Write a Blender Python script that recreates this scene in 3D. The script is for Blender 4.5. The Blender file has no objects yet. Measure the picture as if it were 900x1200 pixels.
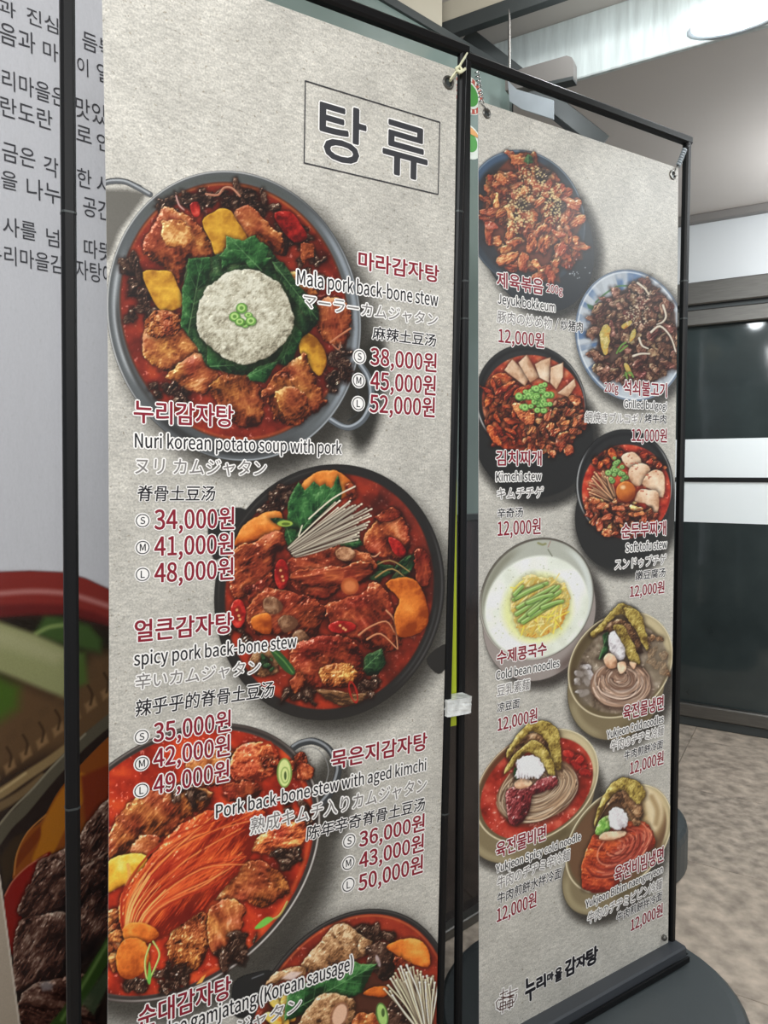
import bpy, bmesh, math, time
import numpy as np
from mathutils import Vector, Matrix

# ================================================================ camera, world, lights, exposure
SC = bpy.context.scene
CAMH = 1.28
FL, PITCH, ROLL = 0.9408381279521489*900, 0.05256946705132882, 0.0019104663120411574
_fw = np.array([0, math.cos(PITCH), -math.sin(PITCH)]); _r0 = np.array([1., 0, 0]); _u0 = np.cross(_r0, _fw)
_rt = _r0*math.cos(ROLL)+_u0*math.sin(ROLL); _up = _u0*math.cos(ROLL)-_r0*math.sin(ROLL)
EYE = np.array([0, 0, CAMH])
cd = bpy.data.cameras.new('camera'); cam = bpy.data.objects.new('camera', cd); SC.collection.objects.link(cam); SC.camera = cam
cd.sensor_fit = 'VERTICAL'; cd.sensor_height = 36; cd.lens = FL/1200*36; cd.clip_start = .02
M = Matrix.Identity(4)
for i in range(3): M[i][0] = _rt[i]; M[i][1] = _up[i]; M[i][2] = -_fw[i]; M[i][3] = EYE[i]
cam.matrix_world = M
wd = bpy.data.worlds.new('world'); SC.world = wd; wd.use_nodes = True
wd.node_tree.nodes['Background'].inputs[0].default_value = (.86, .93, 1, 1); wd.node_tree.nodes['Background'].inputs[1].default_value = .55
SC.view_settings.view_transform = 'Standard'; SC.view_settings.look = 'None'; SC.view_settings.gamma = 1; SC.view_settings.use_curve_mapping = False
SC.view_settings.exposure = 0.0
def area(name, loc, to, sx, sy, power, col=(1, 1, 1)):
    l = bpy.data.lights.new(name, 'AREA'); l.shape = 'RECTANGLE'; l.size = sx; l.size_y = sy; l.energy = power; l.color = col
    o = bpy.data.objects.new(name, l); SC.collection.objects.link(o); o.location = loc
    o.rotation_euler = (Vector(to)-Vector(loc)).to_track_quat('-Z', 'Y').to_euler(); return o
area('ceiling_panel_light', (-.25, -.3, 2.40), (.2, 1.3, 1.1), .9, .4, 20, (.95, .985, 1))
area('corridor_panel_light', (2.2, 1.4, 2.5), (2.0, 2.2, 0), .8, .5, 40, (.93, .98, 1))
_pl = bpy.data.lights.new('corridor_globe_light', 'POINT'); _pl.energy = 30; _pl.shadow_soft_size = .08; _pl.color = (.9, .95, 1)
_po = bpy.data.objects.new('corridor_globe_light', _pl); SC.collection.objects.link(_po); _po.location = (1.95, 2.75, 2.25)
area('hall_fill_light', (.2, -1.6, 2.25), (.2, .9, 1.5), 1.5, .7, 32, (1, .98, .94))  # unseen diffuse fill, added to light the beam face

# ================================================================ pixel rays and planes
def ray(x, y): return _fw+_rt*(x-450)/FL-_up*(y-600)/FL
def project(P):
    P = np.asarray(P, float)-EYE; d = P@_fw; return 450+FL*(P@_rt)/d, 600-FL*(P@_up)/d
class Plane:
    def __init__(s, o, u, v): s.o = np.array(o, float); s.u = np.array(u, float); s.v = np.array(v, float); s.n = np.cross(s.u, s.v)
    def uv(s, x, y):
        d = ray(x, y); t = (s.n@(s.o-EYE))/(s.n@d); p = EYE+d*t-s.o; return float(p@s.u), float(p@s.v)
    def P(s, u, v, n=0.0):
        u = np.asarray(u, float)[..., None]; v = np.asarray(v, float)[..., None]; n = np.asarray(n, float)[..., None]
        return s.o+s.u*u+s.v*v+s.n*n
    def at_x(s, x, v):
        lo, hi = -3.0, 3.0
        for _ in range(60):
            m = (lo+hi)/2; q = s.P(m, v); 
            if (q-EYE)@_fw < .05 or project(q)[0] < x: lo = m
            else: hi = m
        return (lo+hi)/2
def stand_axes(a, t, r):
    u = np.array([math.cos(a), math.sin(a), 0]); n = np.array([math.sin(a), -math.cos(a), 0]); v = np.array([0, 0, 1.])
    v2 = v*math.cos(t)+n*math.sin(t); return u*math.cos(r)+v2*math.sin(r), -u*math.sin(r)+v2*math.cos(r)
ru, rv = stand_axes(0.5583944710631819, -0.002054373830617688, 0.011524187496719211)
lu, lv = stand_axes(0.5252786873306226, 0.009841844799898818, -0.012421809076109153)
PR = Plane((0.17397713357744632, 1.3983778133687308, 0.7026378818921539+CAMH), ru, rv)
_LW = 0.5950404047723039
PL = Plane(np.array((0.1307429504940526, 1.327471761211491, 0.7190545452683199+CAMH))-lu*_LW, lu, lv)
_w = math.radians(42)
PW = Plane((.224, 2.0, 0), (math.cos(_w), math.sin(_w), 0), (0, 0, 1))          # the printed wall board and the glazed partition beyond it
_d = np.array((.343, -.208, 0)); _d /= np.hypot(*_d[:2])
PD = Plane((1.7123, 3.558, 0), _d, (0, 0, 1))                                    # the far wall with the glass door
CEIL = 2.555

# ================================================================ materials
def lin(c):
    c = np.asarray(c, float)/255.0; return np.where(c <= .04045, c/12.92, ((c+.055)/1.055)**2.4)
def node(nt, t, **k):
    n = nt.nodes.new(t)
    for a, b in k.items(): setattr(n, a, b)
    return n
def mat(name, col, rough=.5, metal=0, spec=.5, vary=.0, scale=8, bump=0, bscale=60, emit=0, trans=0, coat=0, stretch=None):
    m = bpy.data.materials.new(name); m.use_nodes = True; nt = m.node_tree; b = nt.nodes['Principled BSDF']
    c = tuple(lin(col))+(1,); b.inputs['Base Color'].default_value = c; b.inputs['Roughness'].default_value = rough; b.inputs['Metallic'].default_value = metal
    b.inputs['Specular IOR Level'].default_value = spec; b.inputs['Transmission Weight'].default_value = trans; b.inputs['Coat Weight'].default_value = coat
    tc = node(nt, 'ShaderNodeTexCoord'); mp = node(nt, 'ShaderNodeMapping'); nt.links.new(tc.outputs['Object'], mp.inputs['Vector'])
    if stretch: mp.inputs['Scale'].default_value = stretch
    n = node(nt, 'ShaderNodeTexNoise'); n.inputs['Scale'].default_value = scale; n.inputs['Detail'].default_value = 5; nt.links.new(mp.outputs[0], n.inputs['Vector'])
    r = node(nt, 'ShaderNodeValToRGB'); r.color_ramp.elements[0].position = .3; r.color_ramp.elements[1].position = .7
    r.color_ramp.elements[0].color = tuple(x*(1-vary) for x in c[:3])+(1,); r.color_ramp.elements[1].color = tuple(min(x*(1+vary), 1) for x in c[:3])+(1,)
    nt.links.new(n.outputs[0], r.inputs[0]); nt.links.new(r.outputs[0], b.inputs['Base Color'])
    if bump:
        n2 = node(nt, 'ShaderNodeTexNoise'); n2.inputs['Scale'].default_value = bscale; nt.links.new(mp.outputs[0], n2.inputs['Vector'])
        bp = node(nt, 'ShaderNodeBump'); bp.inputs['Strength'].default_value = bump; bp.inputs['Distance'].default_value = .002; nt.links.new(n2.outputs[0], bp.inputs['Height']); nt.links.new(bp.outputs[0], b.inputs['Normal'])
    if emit: b.inputs['Emission Color'].default_value = c; b.inputs['Emission Strength'].default_value = emit
    return m
def print_mat(name, base=(197, 193, 184), rough=.42, coat=0.0, grain=1.0, attr=True, spec=.35):
    # a printed stone backdrop; the vertex colour layer holds the printed pictures, its alpha says where they are
    m = bpy.data.materials.new(name); m.use_nodes = True; nt = m.node_tree; b = nt.nodes['Principled BSDF']; L = nt.links.new
    b.inputs['Roughness'].default_value = rough; b.inputs['Specular IOR Level'].default_value = spec; b.inputs['Coat Weight'].default_value = coat; b.inputs['Coat Roughness'].default_value = .15
    uv = node(nt, 'ShaderNodeUVMap'); mp = node(nt, 'ShaderNodeMapping'); L(uv.outputs[0], mp.inputs['Vector'])
    c = lin(base)
    def noise(sc, det, rough_=.6, vec=None):
        n = node(nt, 'ShaderNodeTexNoise'); n.inputs['Scale'].default_value = sc; n.inputs['Detail'].default_value = det; n.inputs['Roughness'].default_value = rough_; L(vec or mp.outputs[0], n.inputs['Vector']); return n.outputs[0]
    m2 = node(nt, 'ShaderNodeMapping'); L(uv.outputs[0], m2.inputs['Vector']); m2.inputs['Rotation'].default_value = (0, 0, .5); m2.inputs['Scale'].default_value = (1, 2.6, 1)
    def mul(a, lo, hi, pos=(.3, .7), prev=None):
        r = node(nt, 'ShaderNodeValToRGB'); r.color_ramp.elements[0].position = pos[0]; r.color_ramp.elements[1].position = pos[1]
        r.color_ramp.elements[0].color = tuple(lo)+(1,); r.color_ramp.elements[1].color = tuple(hi)+(1,); L(a, r.inputs[0])
        if prev is None: return r.outputs[0]
        x = node(nt, 'ShaderNodeMix', data_type='RGBA', blend_type='MULTIPLY'); x.inputs['Factor'].default_value = 1; L(prev, x.inputs['A']); L(r.outputs[0], x.inputs['B']); return x.outputs['Result']
    g = grain
    o = mul(noise(9, 6, .6), c*(1-.16*g), c*(1+.13*g))
    o = mul(noise(60, 5, .7, m2.outputs[0]), (1-.24*g,)*3, (1+.2*g,)*3, prev=o)
    o = mul(noise(330, 2), (1-.26*g,)*3, (1+.2*g,)*3, prev=o)
    o = mul(noise(140, 3), (1-.4*g, 1-.44*g, 1-.5*g), (1, 1, 1), (.30, .38), prev=o)
    if attr:
        a = node(nt, 'ShaderNodeAttribute', attribute_name='Print'); x = node(nt, 'ShaderNodeMix', data_type='RGBA'); L(a.outputs['Alpha'], x.inputs['Factor']); L(o, x.inputs['A']); L(a.outputs['Color'], x.inputs['B']); o = x.outputs['Result']
    L(o, b.inputs['Base Color']); return m
def decal_mat(name, rough, spec, coat=0.0):
    # ink of a printed picture: colour from the mesh's own colour layer, see-through where nothing is printed
    m = bpy.data.materials.new(name); m.use_nodes = True; nt = m.node_tree; b = nt.nodes['Principled BSDF']; L = nt.links.new
    b.inputs['Roughness'].default_value = rough; b.inputs['Specular IOR Level'].default_value = spec; b.inputs['Coat Weight'].default_value = coat
    a = node(nt, 'ShaderNodeAttribute', attribute_name='Print'); tc = node(nt, 'ShaderNodeTexCoord'); n = node(nt, 'ShaderNodeTexNoise'); n.inputs['Scale'].default_value = 420; L(tc.outputs['Object'], n.inputs['Vector'])
    r = node(nt, 'ShaderNodeValToRGB'); r.color_ramp.elements[0].position = .3; r.color_ramp.elements[1].position = .7; r.color_ramp.elements[0].color = (.9, .9, .9, 1); L(n.outputs[0], r.inputs[0])
    x = node(nt, 'ShaderNodeMix', data_type='RGBA', blend_type='MULTIPLY'); x.inputs['Factor'].default_value = 1; L(a.outputs['Color'], x.inputs['A']); L(r.outputs[0], x.inputs['B']); L(x.outputs['Result'], b.inputs['Base Color']); L(a.outputs['Alpha'], b.inputs['Alpha']); return m
MT = {}
def setup_materials():
    MT['banner'] = print_mat('printed_banner_vinyl')
    MT['picture'] = decal_mat('printed_picture_ink', .42, .35); MT['wallpicture'] = decal_mat('printed_board_ink', .2, .5, .25)
    MT['wallprint'] = print_mat('printed_glossy_board', (188, 188, 192), .2, .25, grain=.12, spec=.5)
    MT['black'] = mat('black_painted_tube', (8, 8, 10), .45, 0, .3, .15, 20)
    MT['white'] = mat('banner_back', (205, 205, 205), .6)
    MT['halo'] = mat('white_text_outline', (246, 243, 240), .5, spec=.3)
    MT['red'] = mat('dark_red_ink', (136, 30, 48), .5, spec=.3); MT['ink'] = mat('black_ink', (30, 28, 34), .5, spec=.3)
    MT['grey'] = mat('grey_ink', (128, 124, 122), .5, spec=.3); MT['title'] = mat('charcoal_ink', (58, 58, 62), .5, spec=.3)
    MT['brown'] = mat('brown_ink', (84, 52, 46), .5, spec=.3); MT['wallink'] = mat('wall_text_ink', (62, 62, 66), .3)
    MT['tank'] = mat('dark_grey_plastic', (62, 68, 70), .42, 0, .5, .06, 5, .15, 400); MT['rail'] = mat('dark_grey_rail', (58, 61, 66), .4, 0, .5, .06, 6)
    MT['steel'] = mat('brushed_steel', (112, 110, 106), .36, .85, .5, .12, 14, stretch=(1, 1, 14)); MT['chrome'] = mat('bright_steel', (200, 200, 200), .18, 1)
    MT['lime'] = mat('lime_plastic', (172, 186, 34), .5); MT['clear'] = mat('clear_tape', (214, 216, 214), .16, 0, .8, .25, 60, .7, 120)
    MT['ceil'] = mat('painted_ceiling', (186, 179, 172), .55, vary=.03, scale=2); MT['wall'] = mat('painted_wall', (188, 190, 190), .6, vary=.02, scale=2)
    MT['beam'] = mat('glossy_painted_beam', (206, 214, 212), .22, 0, .6, .14, 6, .35, 30, stretch=(10, 10, 1)); MT['beige'] = mat('beige_soffit', (176, 168, 150), .6, vary=.06, scale=5)
    MT['darksteel'] = mat('dark_painted_steel', (62, 66, 66), .42, .2, vary=.1, scale=6); MT['trim'] = mat('grey_ceiling_trim', (112, 108, 104), .5)
    MT['glass'] = mat('dark_door_glass', (56, 64, 64), .06, 0, .6, .3, 3, trans=.2); MT['frost'] = mat('white_frosted_film', (240, 245, 245), .3)
    MT['pane'] = mat('grey_green_glass', (118, 132, 126), .08, 0, .6, .12, 3); MT['brownreflection'] = mat('dark_brown_reflection', (44, 34, 32), .14, 0, .6, .5, 6, stretch=(4, 4, 1))
    MT['lamp'] = mat('lamp_reflection_glow', (246, 252, 255), .5, emit=14); MT['warm'] = mat('warm_lamp_glow', (255, 190, 90), .5, emit=3)
    MT['tile'] = mat('beige_stone_tile', (176, 162, 147), .42, 0, .4, .42, 16, .12, 90); MT['tile2'] = mat('beige_stone_tile_worn', (168, 155, 141), .45, 0, .4, .45, 22, .12, 90); MT['grout'] = mat('dark_grout', (128, 117, 105), .8)
    MT['string'] = mat('cream_string', (226, 224, 190), .7); MT['plate'] = mat('frosted_metal_plate', (178, 186, 192), .3, .3, .5, .12, 9)
    MT['green'] = mat('green_print', (70, 140, 60), .4); MT['redprint'] = mat('red_print', (170, 70, 56), .4); MT['orangeprint'] = mat('orange_print', (206, 150, 90), .4); MT['whiteprint'] = mat('white_print', (205, 210, 200), .4)

# ================================================================ objects
def tag(o, label=None, cat=None, group=None, kind=None):
    for k, v in (('label', label), ('category', cat), ('group', group), ('kind', kind)):
        if v: o[k] = v
    return o
def empty(name, loc, label=None, cat=None, group=None):
    o = bpy.data.objects.new(name, None); SC.collection.objects.link(o); o.location = loc; o.empty_display_size = .05; return tag(o, label, cat, group)
def origin(p):
    v = np.zeros(3)
    while p is not None: v = v+np.array(p.location); p = p.parent
    return v
def link(name, me, parent=None, loc=None):
    # mesh coordinates come in world space; the object's origin goes to loc (world) or its parent's origin
    o = bpy.data.objects.new(name, me); SC.collection.objects.link(o); po = origin(parent); w = po if loc is None else np.array(loc, float)
    o.parent = parent; o.location = w-po; me.transform(Matrix.Translation(-Vector(w))); return o
def mesh(name, V, F, mats, parent=None, loc=None, mi=None, smooth=False):
    me = bpy.data.meshes.new(name); me.from_pydata([tuple(v) for v in V], [], F)
    for m in (mats if isinstance(mats, (list, tuple)) else [mats]): me.materials.append(MT[m])
    if mi is not None: me.polygons.foreach_set('material_index', mi)
    if smooth: me.polygons.foreach_set('use_smooth', [True]*len(me.polygons))
    me.update(); return link(name, me, parent, loc)
class MB:
    def __init__(s): s.V = []; s.F = []
    def box(s, c, ax, half, bev=0.0):
        # oriented box with chamfered long edges: centre c, axes ax (3 vectors), half sizes; the profile lies across axis 2
        c = np.array(c, float); ax = [np.array(a, float) for a in ax]; hx, hy, hz = half; b = min(bev, hx*.9, hy*.9)
        prof = [(-hx+b, -hy), (hx-b, -hy), (hx, -hy+b), (hx, hy-b), (hx-b, hy), (-hx+b, hy), (-hx, hy-b), (-hx, -hy+b)] if b > 0 else [(-hx, -hy), (hx, -hy), (hx, hy), (-hx, hy)]
        n = len(prof); i0 = len(s.V)
        for z in (-hz, hz):
            for x, y in prof: s.V.append(c+ax[0]*x+ax[1]*y+ax[2]*z)
        for i in range(n): j = (i+1) % n; s.F.append((i0+i, i0+j, i0+n+j, i0+n+i))
        s.F.append(tuple(i0+n-1-i for i in range(n))); s.F.append(tuple(i0+n+i for i in range(n)))
    def bar(s, a, b, w, h, side, bev=0.0):
        a = np.array(a, float); b = np.array(b, float); z = b-a; L = np.linalg.norm(z); z /= L; x = np.array(side, float); x -= z*(x@z); x /= np.linalg.norm(x); y = np.cross(z, x)
        s.box((a+b)/2, (x, y, z), (w/2, h/2, L/2), bev)
    def tube(s, pts, r, n=10, r1=None):
        pts = [np.array(p, float) for p in pts]; i0 = len(s.V); m = len(pts); side = None
        for k, p in enumerate(pts):
            t = pts[min(k+1, m-1)]-pts[max(k-1, 0)]; t /= max(np.linalg.norm(t), 1e-9)
            if side is None: side = np.cross(t, (0, 0, 1.)) if abs(t[2]) < .9 else np.cross(t, (1., 0, 0))
            x = side-t*(side@t); x /= np.linalg.norm(x); side = x; y = np.cross(t, x); rr = r if r1 is None else r+(r1-r)*k/(m-1)
            for i in range(n): a = 2*math.pi*i/n; s.V.append(p+x*rr*math.cos(a)+y*rr*math.sin(a))
        for k in range(m-1):
            for i in range(n): j = (i+1) % n; s.F.append((i0+k*n+i, i0+k*n+j, i0+(k+1)*n+j, i0+(k+1)*n+i))
        s.F.append(tuple(i0+n-1-i for i in range(n))); s.F.append(tuple(i0+(m-1)*n+i for i in range(n)))
    def stack(s, rings):
        # closed skin over a list of point rings of one length
        i0 = len(s.V); n = len(rings[0])
        for r in rings: s.V += [np.array(p, float) for p in r]
        for k in range(len(rings)-1):
            for i in range(n): j = (i+1) % n; s.F.append((i0+k*n+i, i0+k*n+j, i0+(k+1)*n+j, i0+(k+1)*n+i))
        s.F.append(tuple(i0+n-1-i for i in range(n))); s.F.append(tuple(i0+(len(rings)-1)*n+i for i in range(n)))
    def build(s, name, m, parent=None, loc=None, smooth=False): return mesh(name, s.V, s.F, m, parent, loc, smooth=smooth)
def slab(pl, u0, u1, v0, v1, n0, n1, bev=0.0):
    b = MB(); b.box(pl.P((u0+u1)/2, (v0+v1)/2, (n0+n1)/2), (pl.v, pl.n, pl.u), (abs(v1-v0)/2, abs(n1-n0)/2, abs(u1-u0)/2), bev); return b
# ---------------------------------------------------------------- print painter (flat print of the banners)
_rs = np.random.RandomState(11)
_LAT = _rs.rand(257, 257)
_LAT[256] = _LAT[0]; _LAT[:, 256] = _LAT[:, 0]
def vnoise(x, y):
    x = np.mod(x, 256.0); y = np.mod(y, 256.0)
    i = np.floor(x).astype(int) % 256; j = np.floor(y).astype(int) % 256
    fx = x - np.floor(x); fy = y - np.floor(y)
    fx = fx*fx*(3-2*fx); fy = fy*fy*(3-2*fy)
    a = _LAT[i, j]; b = _LAT[i+1, j]; c = _LAT[i, j+1]; d = _LAT[i+1, j+1]
    return (a*(1-fx)+b*fx)*(1-fy)+(c*(1-fx)+d*fx)*fy
def fbm(x, y, s, o=4, g=.55, seed=0, ridge=False):
    t = 0; a = 1; n = 0; f = 1.0/s
    for k in range(o):
        v = vnoise(x*f+seed*17.3+k*31.7, y*f+seed*9.1+k*57.1)
        if ridge: v = 1-np.abs(2*v-1)
        t = t+a*v; n += a; a *= g; f *= 2.03
    return t/n
def smooth01(t): t = np.clip(t, 0, 1); return t*t*(3-2*t)
def catmull(p, n=4, closed=True):
    p = np.array(p, float); m = len(p); out = []
    for i in range(m if closed else m-1):
        a, b, c, d = [p[(i+k) % m] if closed else p[min(max(i+k, 0), m-1)] for k in (-1, 0, 1, 2)]
        for t in np.arange(n)/n:
            out.append(.5*((2*b)+(c-a)*t+(2*a-5*b+4*c-d)*t*t+(3*b-a-3*c+d)*t**3))
    if not closed: out.append(p[-1])
    return np.array(out)
def poly_sdf(X, Y, p):
    p = np.array(p, float); d = np.full(X.shape, 1e9); ins = np.zeros(X.shape, bool)
    for i in range(len(p)):
        a = p[i-1]; b = p[i]; e = b-a; L = max(e@e, 1e-9)
        t = np.clip(((X-a[0])*e[0]+(Y-a[1])*e[1])/L, 0, 1)
        d = np.minimum(d, (X-a[0]-t*e[0])**2+(Y-a[1]-t*e[1])**2)
        if a[1] != b[1]:
            c = ((a[1] > Y) != (b[1] > Y)) & (X < (b[0]-a[0])*(Y-a[1])/(b[1]-a[1])+a[0]); ins ^= c
    d = np.sqrt(d); return np.where(ins, -d, d)
def line_sdf(X, Y, p, w0, w1=None):
    p = np.array(p, float); w1 = w0 if w1 is None else w1; d = np.full(X.shape, 1e9); n = len(p)-1
    for i in range(n):
        a = p[i]; b = p[i+1]; e = b-a; L = max(e@e, 1e-9)
        t = np.clip(((X-a[0])*e[0]+(Y-a[1])*e[1])/L, 0, 1)
        w = (w0+(w1-w0)*(i+t)/n)/2
        d = np.minimum(d, np.hypot(X-a[0]-t*e[0], Y-a[1]-t*e[1])-w)
    return d
def ell_sdf(X, Y, cx, cy, hw, hh, k=0.0):
    # an upright or leaning ellipse: half extents hw, hh; k = how far its lowest point lies right of the centre
    sxy = k*hh; det = hw*hw*hh*hh-sxy*sxy; dx = X-cx; dy = Y-cy
    q = np.sqrt(np.maximum((hh*hh*dx*dx-2*sxy*dx*dy+hw*hw*dy*dy)/det, 1e-9))
    r = np.hypot(dx, dy)/q
    return (q-1)*r*.93
def ell_pts(cx, cy, hw, hh, k=0.0, n=72):
    c = k/hh*hw/hw; a = math.sqrt(max(hw*hw-k*k, 1)); out = []
    for i in range(n):
        t = 2*math.pi*i/n; out.append((cx+a*math.cos(t)+k*math.sin(t), cy+hh*math.sin(t)))
    return out
def ramp(t, cols):
    t = np.clip(t, 0, 1)*(len(cols)-1); i = np.minimum(t.astype(int), len(cols)-2); f = (t-i)[..., None]
    c = np.array(cols, float)/255.0
    return c[i]*(1-f)+c[i+1]*f
KIND = {
 'meat':   dict(c=[(44,14,6),(108,42,16),(158,74,32),(196,112,54),(230,168,108)], s=17, a=5, e=5, k=.34, sp=.35),
 'redmeat':dict(c=[(40,10,6),(96,28,14),(140,48,24),(182,78,40),(218,128,84)], s=16, a=4.5, e=5, k=.34, sp=.4),
 'browns': dict(c=[(52,30,18),(110,70,40),(152,104,64),(190,146,100),(216,182,140)], s=9, a=4, e=3, k=.34, sp=.3),
 'bulgogi':dict(c=[(60,28,24),(110,62,46),(146,92,70),(178,128,98),(212,172,140)], s=7, a=4, e=6, k=.34, sp=.4),
 'jeyuk':  dict(c=[(92,24,12),(170,62,30),(212,98,52),(230,140,80),(244,190,130)], s=8, a=4, e=5, k=.36, sp=.5),
 'potato': dict(c=[(140,78,12),(200,136,28),(232,176,46),(244,200,92)], s=26, a=2, e=1, k=.3, sp=.05),
 'orange': dict(c=[(140,50,8),(196,90,22),(226,122,36),(240,156,66)], s=26, a=2.5, e=1.5, k=.3, sp=.08),
 'leaf':   dict(c=[(14,38,18),(30,76,34),(52,108,50),(98,150,84)], s=14, a=3, e=1.5, k=.36, sp=.15),
 'dkleaf': dict(c=[(12,24,14),(26,54,28),(44,80,42),(86,118,70)], s=10, a=3, e=2, k=.36, sp=.15),
 'dark':   dict(c=[(20,10,8),(50,26,18),(86,56,42),(140,112,92)], s=6, a=4.5, e=5, k=.4, sp=.6),
 'mound':  dict(c=[(120,112,92),(168,160,136),(204,198,174),(226,222,202)], s=5, a=2.6, e=3, k=.34, sp=.15),
 'kimchi': dict(c=[(110,20,8),(176,48,18),(212,82,34),(234,124,62)], s=8, a=3.5, e=3, k=.4, sp=.35),
 'tofu':   dict(c=[(190,130,90),(226,180,140),(240,206,170),(248,226,198)], s=14, a=1, e=.8, k=.25, sp=.1),
 'scallion':dict(c=[(60,120,36),(110,172,60),(158,206,96),(206,232,150)], s=5, a=2.2, e=1, k=.34, sp=.3),
 'egg':    dict(c=[(200,120,30),(222,180,70),(190,170,80),(236,214,140)], s=5, a=2.2, e=2, k=.34, sp=.12),
 'jeon':   dict(c=[(92,66,22),(150,122,44),(190,166,74),(218,200,120)], s=6, a=2.6, e=2.5, k=.36, sp=.12),
 'radish': dict(c=[(176,168,172),(214,208,210),(236,232,234),(250,248,250)], s=6, a=2, e=2, k=.3, sp=.25),
 'sauce':  dict(c=[(54,12,18),(104,24,30),(146,44,48),(200,112,112)], s=4, a=3, e=2, k=.38, sp=.55),
 'chili':  dict(c=[(90,8,8),(158,20,18),(200,40,30),(230,90,70)], s=12, a=1.4, e=.6, k=.34, sp=.4),
 'bone':   dict(c=[(120,70,44),(184,128,88),(214,168,128),(236,206,176)], s=10, a=2, e=1.5, k=.32, sp=.2),
}
class Paint:
    def __init__(s, X, Y):
        s.X = X; s.Y = Y; s.rgb = np.zeros(X.shape+(3,)); s.a = np.zeros(X.shape); s.n = 0
    def win(s, x0, y0, x1, y1):
        m = (s.X >= x0) & (s.X <= x1) & (s.Y >= y0) & (s.Y <= y1)
        r = np.flatnonzero(m.any(1)); c = np.flatnonzero(m.any(0))
        if len(r) < 2 or len(c) < 2: return None
        return (slice(max(r[0]-1, 0), r[-1]+2), slice(max(c[0]-1, 0), c[-1]+2))
    def put(s, w, al, col):
        al = np.clip(al, 0, 1); col = np.asarray(col, float)
        s.rgb[w] = s.rgb[w]*(1-al[..., None])+col*al[..., None]; s.a[w] = s.a[w]+(1-s.a[w])*al
    def grad(s, w, h):
        X = s.X[w]; Y = s.Y[w]
        hu, hv = np.gradient(h); xu, xv = np.gradient(X); yu, yv = np.gradient(Y)
        det = xu*yv-xv*yu; det = np.where(np.abs(det) < 1e-9, 1e-9, det)
        return (hu*yv-hv*yu)/det, (hv*xu-hu*xv)/det
    def flat(s, pts, col, soft=1.0, al=1.0, smooth=False):
        pts = np.array(pts, float); pts = catmull(pts) if smooth else pts
        w = s.win(pts[:, 0].min()-soft-1, pts[:, 1].min()-soft-1, pts[:, 0].max()+soft+1, pts[:, 1].max()+soft+1)
        if w is None: return
        d = poly_sdf(s.X[w], s.Y[w], pts); s.put(w, (.5-d/soft)*1.0*al if soft <= 1 else smooth01(.5-d/soft)*al, np.array(col)/255.)
    def ell(s, e, col, soft=1.0, al=1.0):
        w = s.win(e[0]-e[2]-soft-2, e[1]-e[3]-soft-2, e[0]+e[2]+soft+2, e[1]+e[3]+soft+2)
        if w is None: return
        d = ell_sdf(s.X[w], s.Y[w], *e); s.put(w, smooth01(.5-d/soft)*al, np.array(col)/255.)
    def ring(s, e, wd, col, soft=1.2, al=1.0, part=None):
        # a line of width wd along ellipse e; part = (angle0, angle1) in degrees, 0 = right, 90 = down, fades at its ends
        w = s.win(e[0]-e[2]-wd-3, e[1]-e[3]-wd-3, e[0]+e[2]+wd+3, e[1]+e[3]+wd+3)
        if w is None: return
        X = s.X[w]; Y = s.Y[w]; d = np.abs(ell_sdf(X, Y, *e))-wd/2; al_ = smooth01(.5-d/soft)*al
        if part:
            an = np.degrees(np.arctan2(Y-e[1], X-e[0])); m = (part[0]+part[1])/2; hw = (part[1]-part[0])/2
            da = np.abs((an-m+180) % 360-180); al_ = al_*smooth01((hw-da)/max(hw*.5, 1)+.0)
        s.put(w, al_, np.array(col)/255.)
    def texell(s, e, cols, sc=20, o=4, seed=1, soft=1.0, sx=1, spk=0.0):
        w = s.win(e[0]-e[2]-2, e[1]-e[3]-2, e[0]+e[2]+2, e[1]+e[3]+2)
        if w is None: return
        X = s.X[w]; Y = s.Y[w]; d = ell_sdf(X, Y, *e)
        t = fbm(X*sx, Y, sc, o, seed=seed); t = (t-.5)*1.7+.5
        c = ramp(t, cols)
        if spk:
            q = fbm(X, Y, 3.2, 2, seed=seed+5); c = c+(smooth01((q-.74)*9)*spk)[..., None]
        s.put(w, smooth01(.5-d/soft), c)
    def food(s, pts, kind, fib=None, stretch=1.0, dome=1.0, R=None, soft=1.1, occ=.55, smooth=True, jag=None, tone=0.0, sc=None, gain=1.0):
        K = KIND[kind]; s.n += 1; seed = s.n*1.37
        pts = np.array(pts, float); P = catmull(pts, 3) if smooth else pts
        w = s.win(P[:, 0].min()-8, P[:, 1].min()-8, P[:, 0].max()+8, P[:, 1].max()+8)
        if w is None: return
        X = s.X[w]; Y = s.Y[w]; e = K['e'] if jag is None else jag
        d = poly_sdf(X, Y, P)
        d = d+(fbm(X, Y, 7, 3, seed=seed+3)-.5)*e*1.4
        if occ:
            d2 = d
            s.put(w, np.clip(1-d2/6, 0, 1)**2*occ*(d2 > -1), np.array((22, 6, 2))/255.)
        R = R or min(np.ptp(P[:, 0]), np.ptp(P[:, 1]))*.33
        t = np.clip(-d/R, 0, 1); h = np.sqrt(1-(1-t)**2)*R*.55*dome
        if fib is not None:
            a = math.radians(fib); U = (X*math.cos(a)+Y*math.sin(a))/max(stretch, 1); V = -X*math.sin(a)+Y*math.cos(a)
        else: U, V = X, Y
        S = sc or K['s']
        n1 = fbm(U, V, S, 4, seed=seed); n2 = fbm(U, V, S*.45, 3, seed=seed+7, ridge=True)
        h = h+K['a']*1.6*n1+K['a']*.8*n2
        gx, gy = s.grad(w, h); sh = np.clip(gx*.55+gy*.75, -1.6, 1.6)
        tt = .46+(n1-.5)*1.25+(n2-.6)*.4+sh*K['k']*.9+tone-.12*(1-t)
        c = ramp(tt, K['c'])*gain
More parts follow.
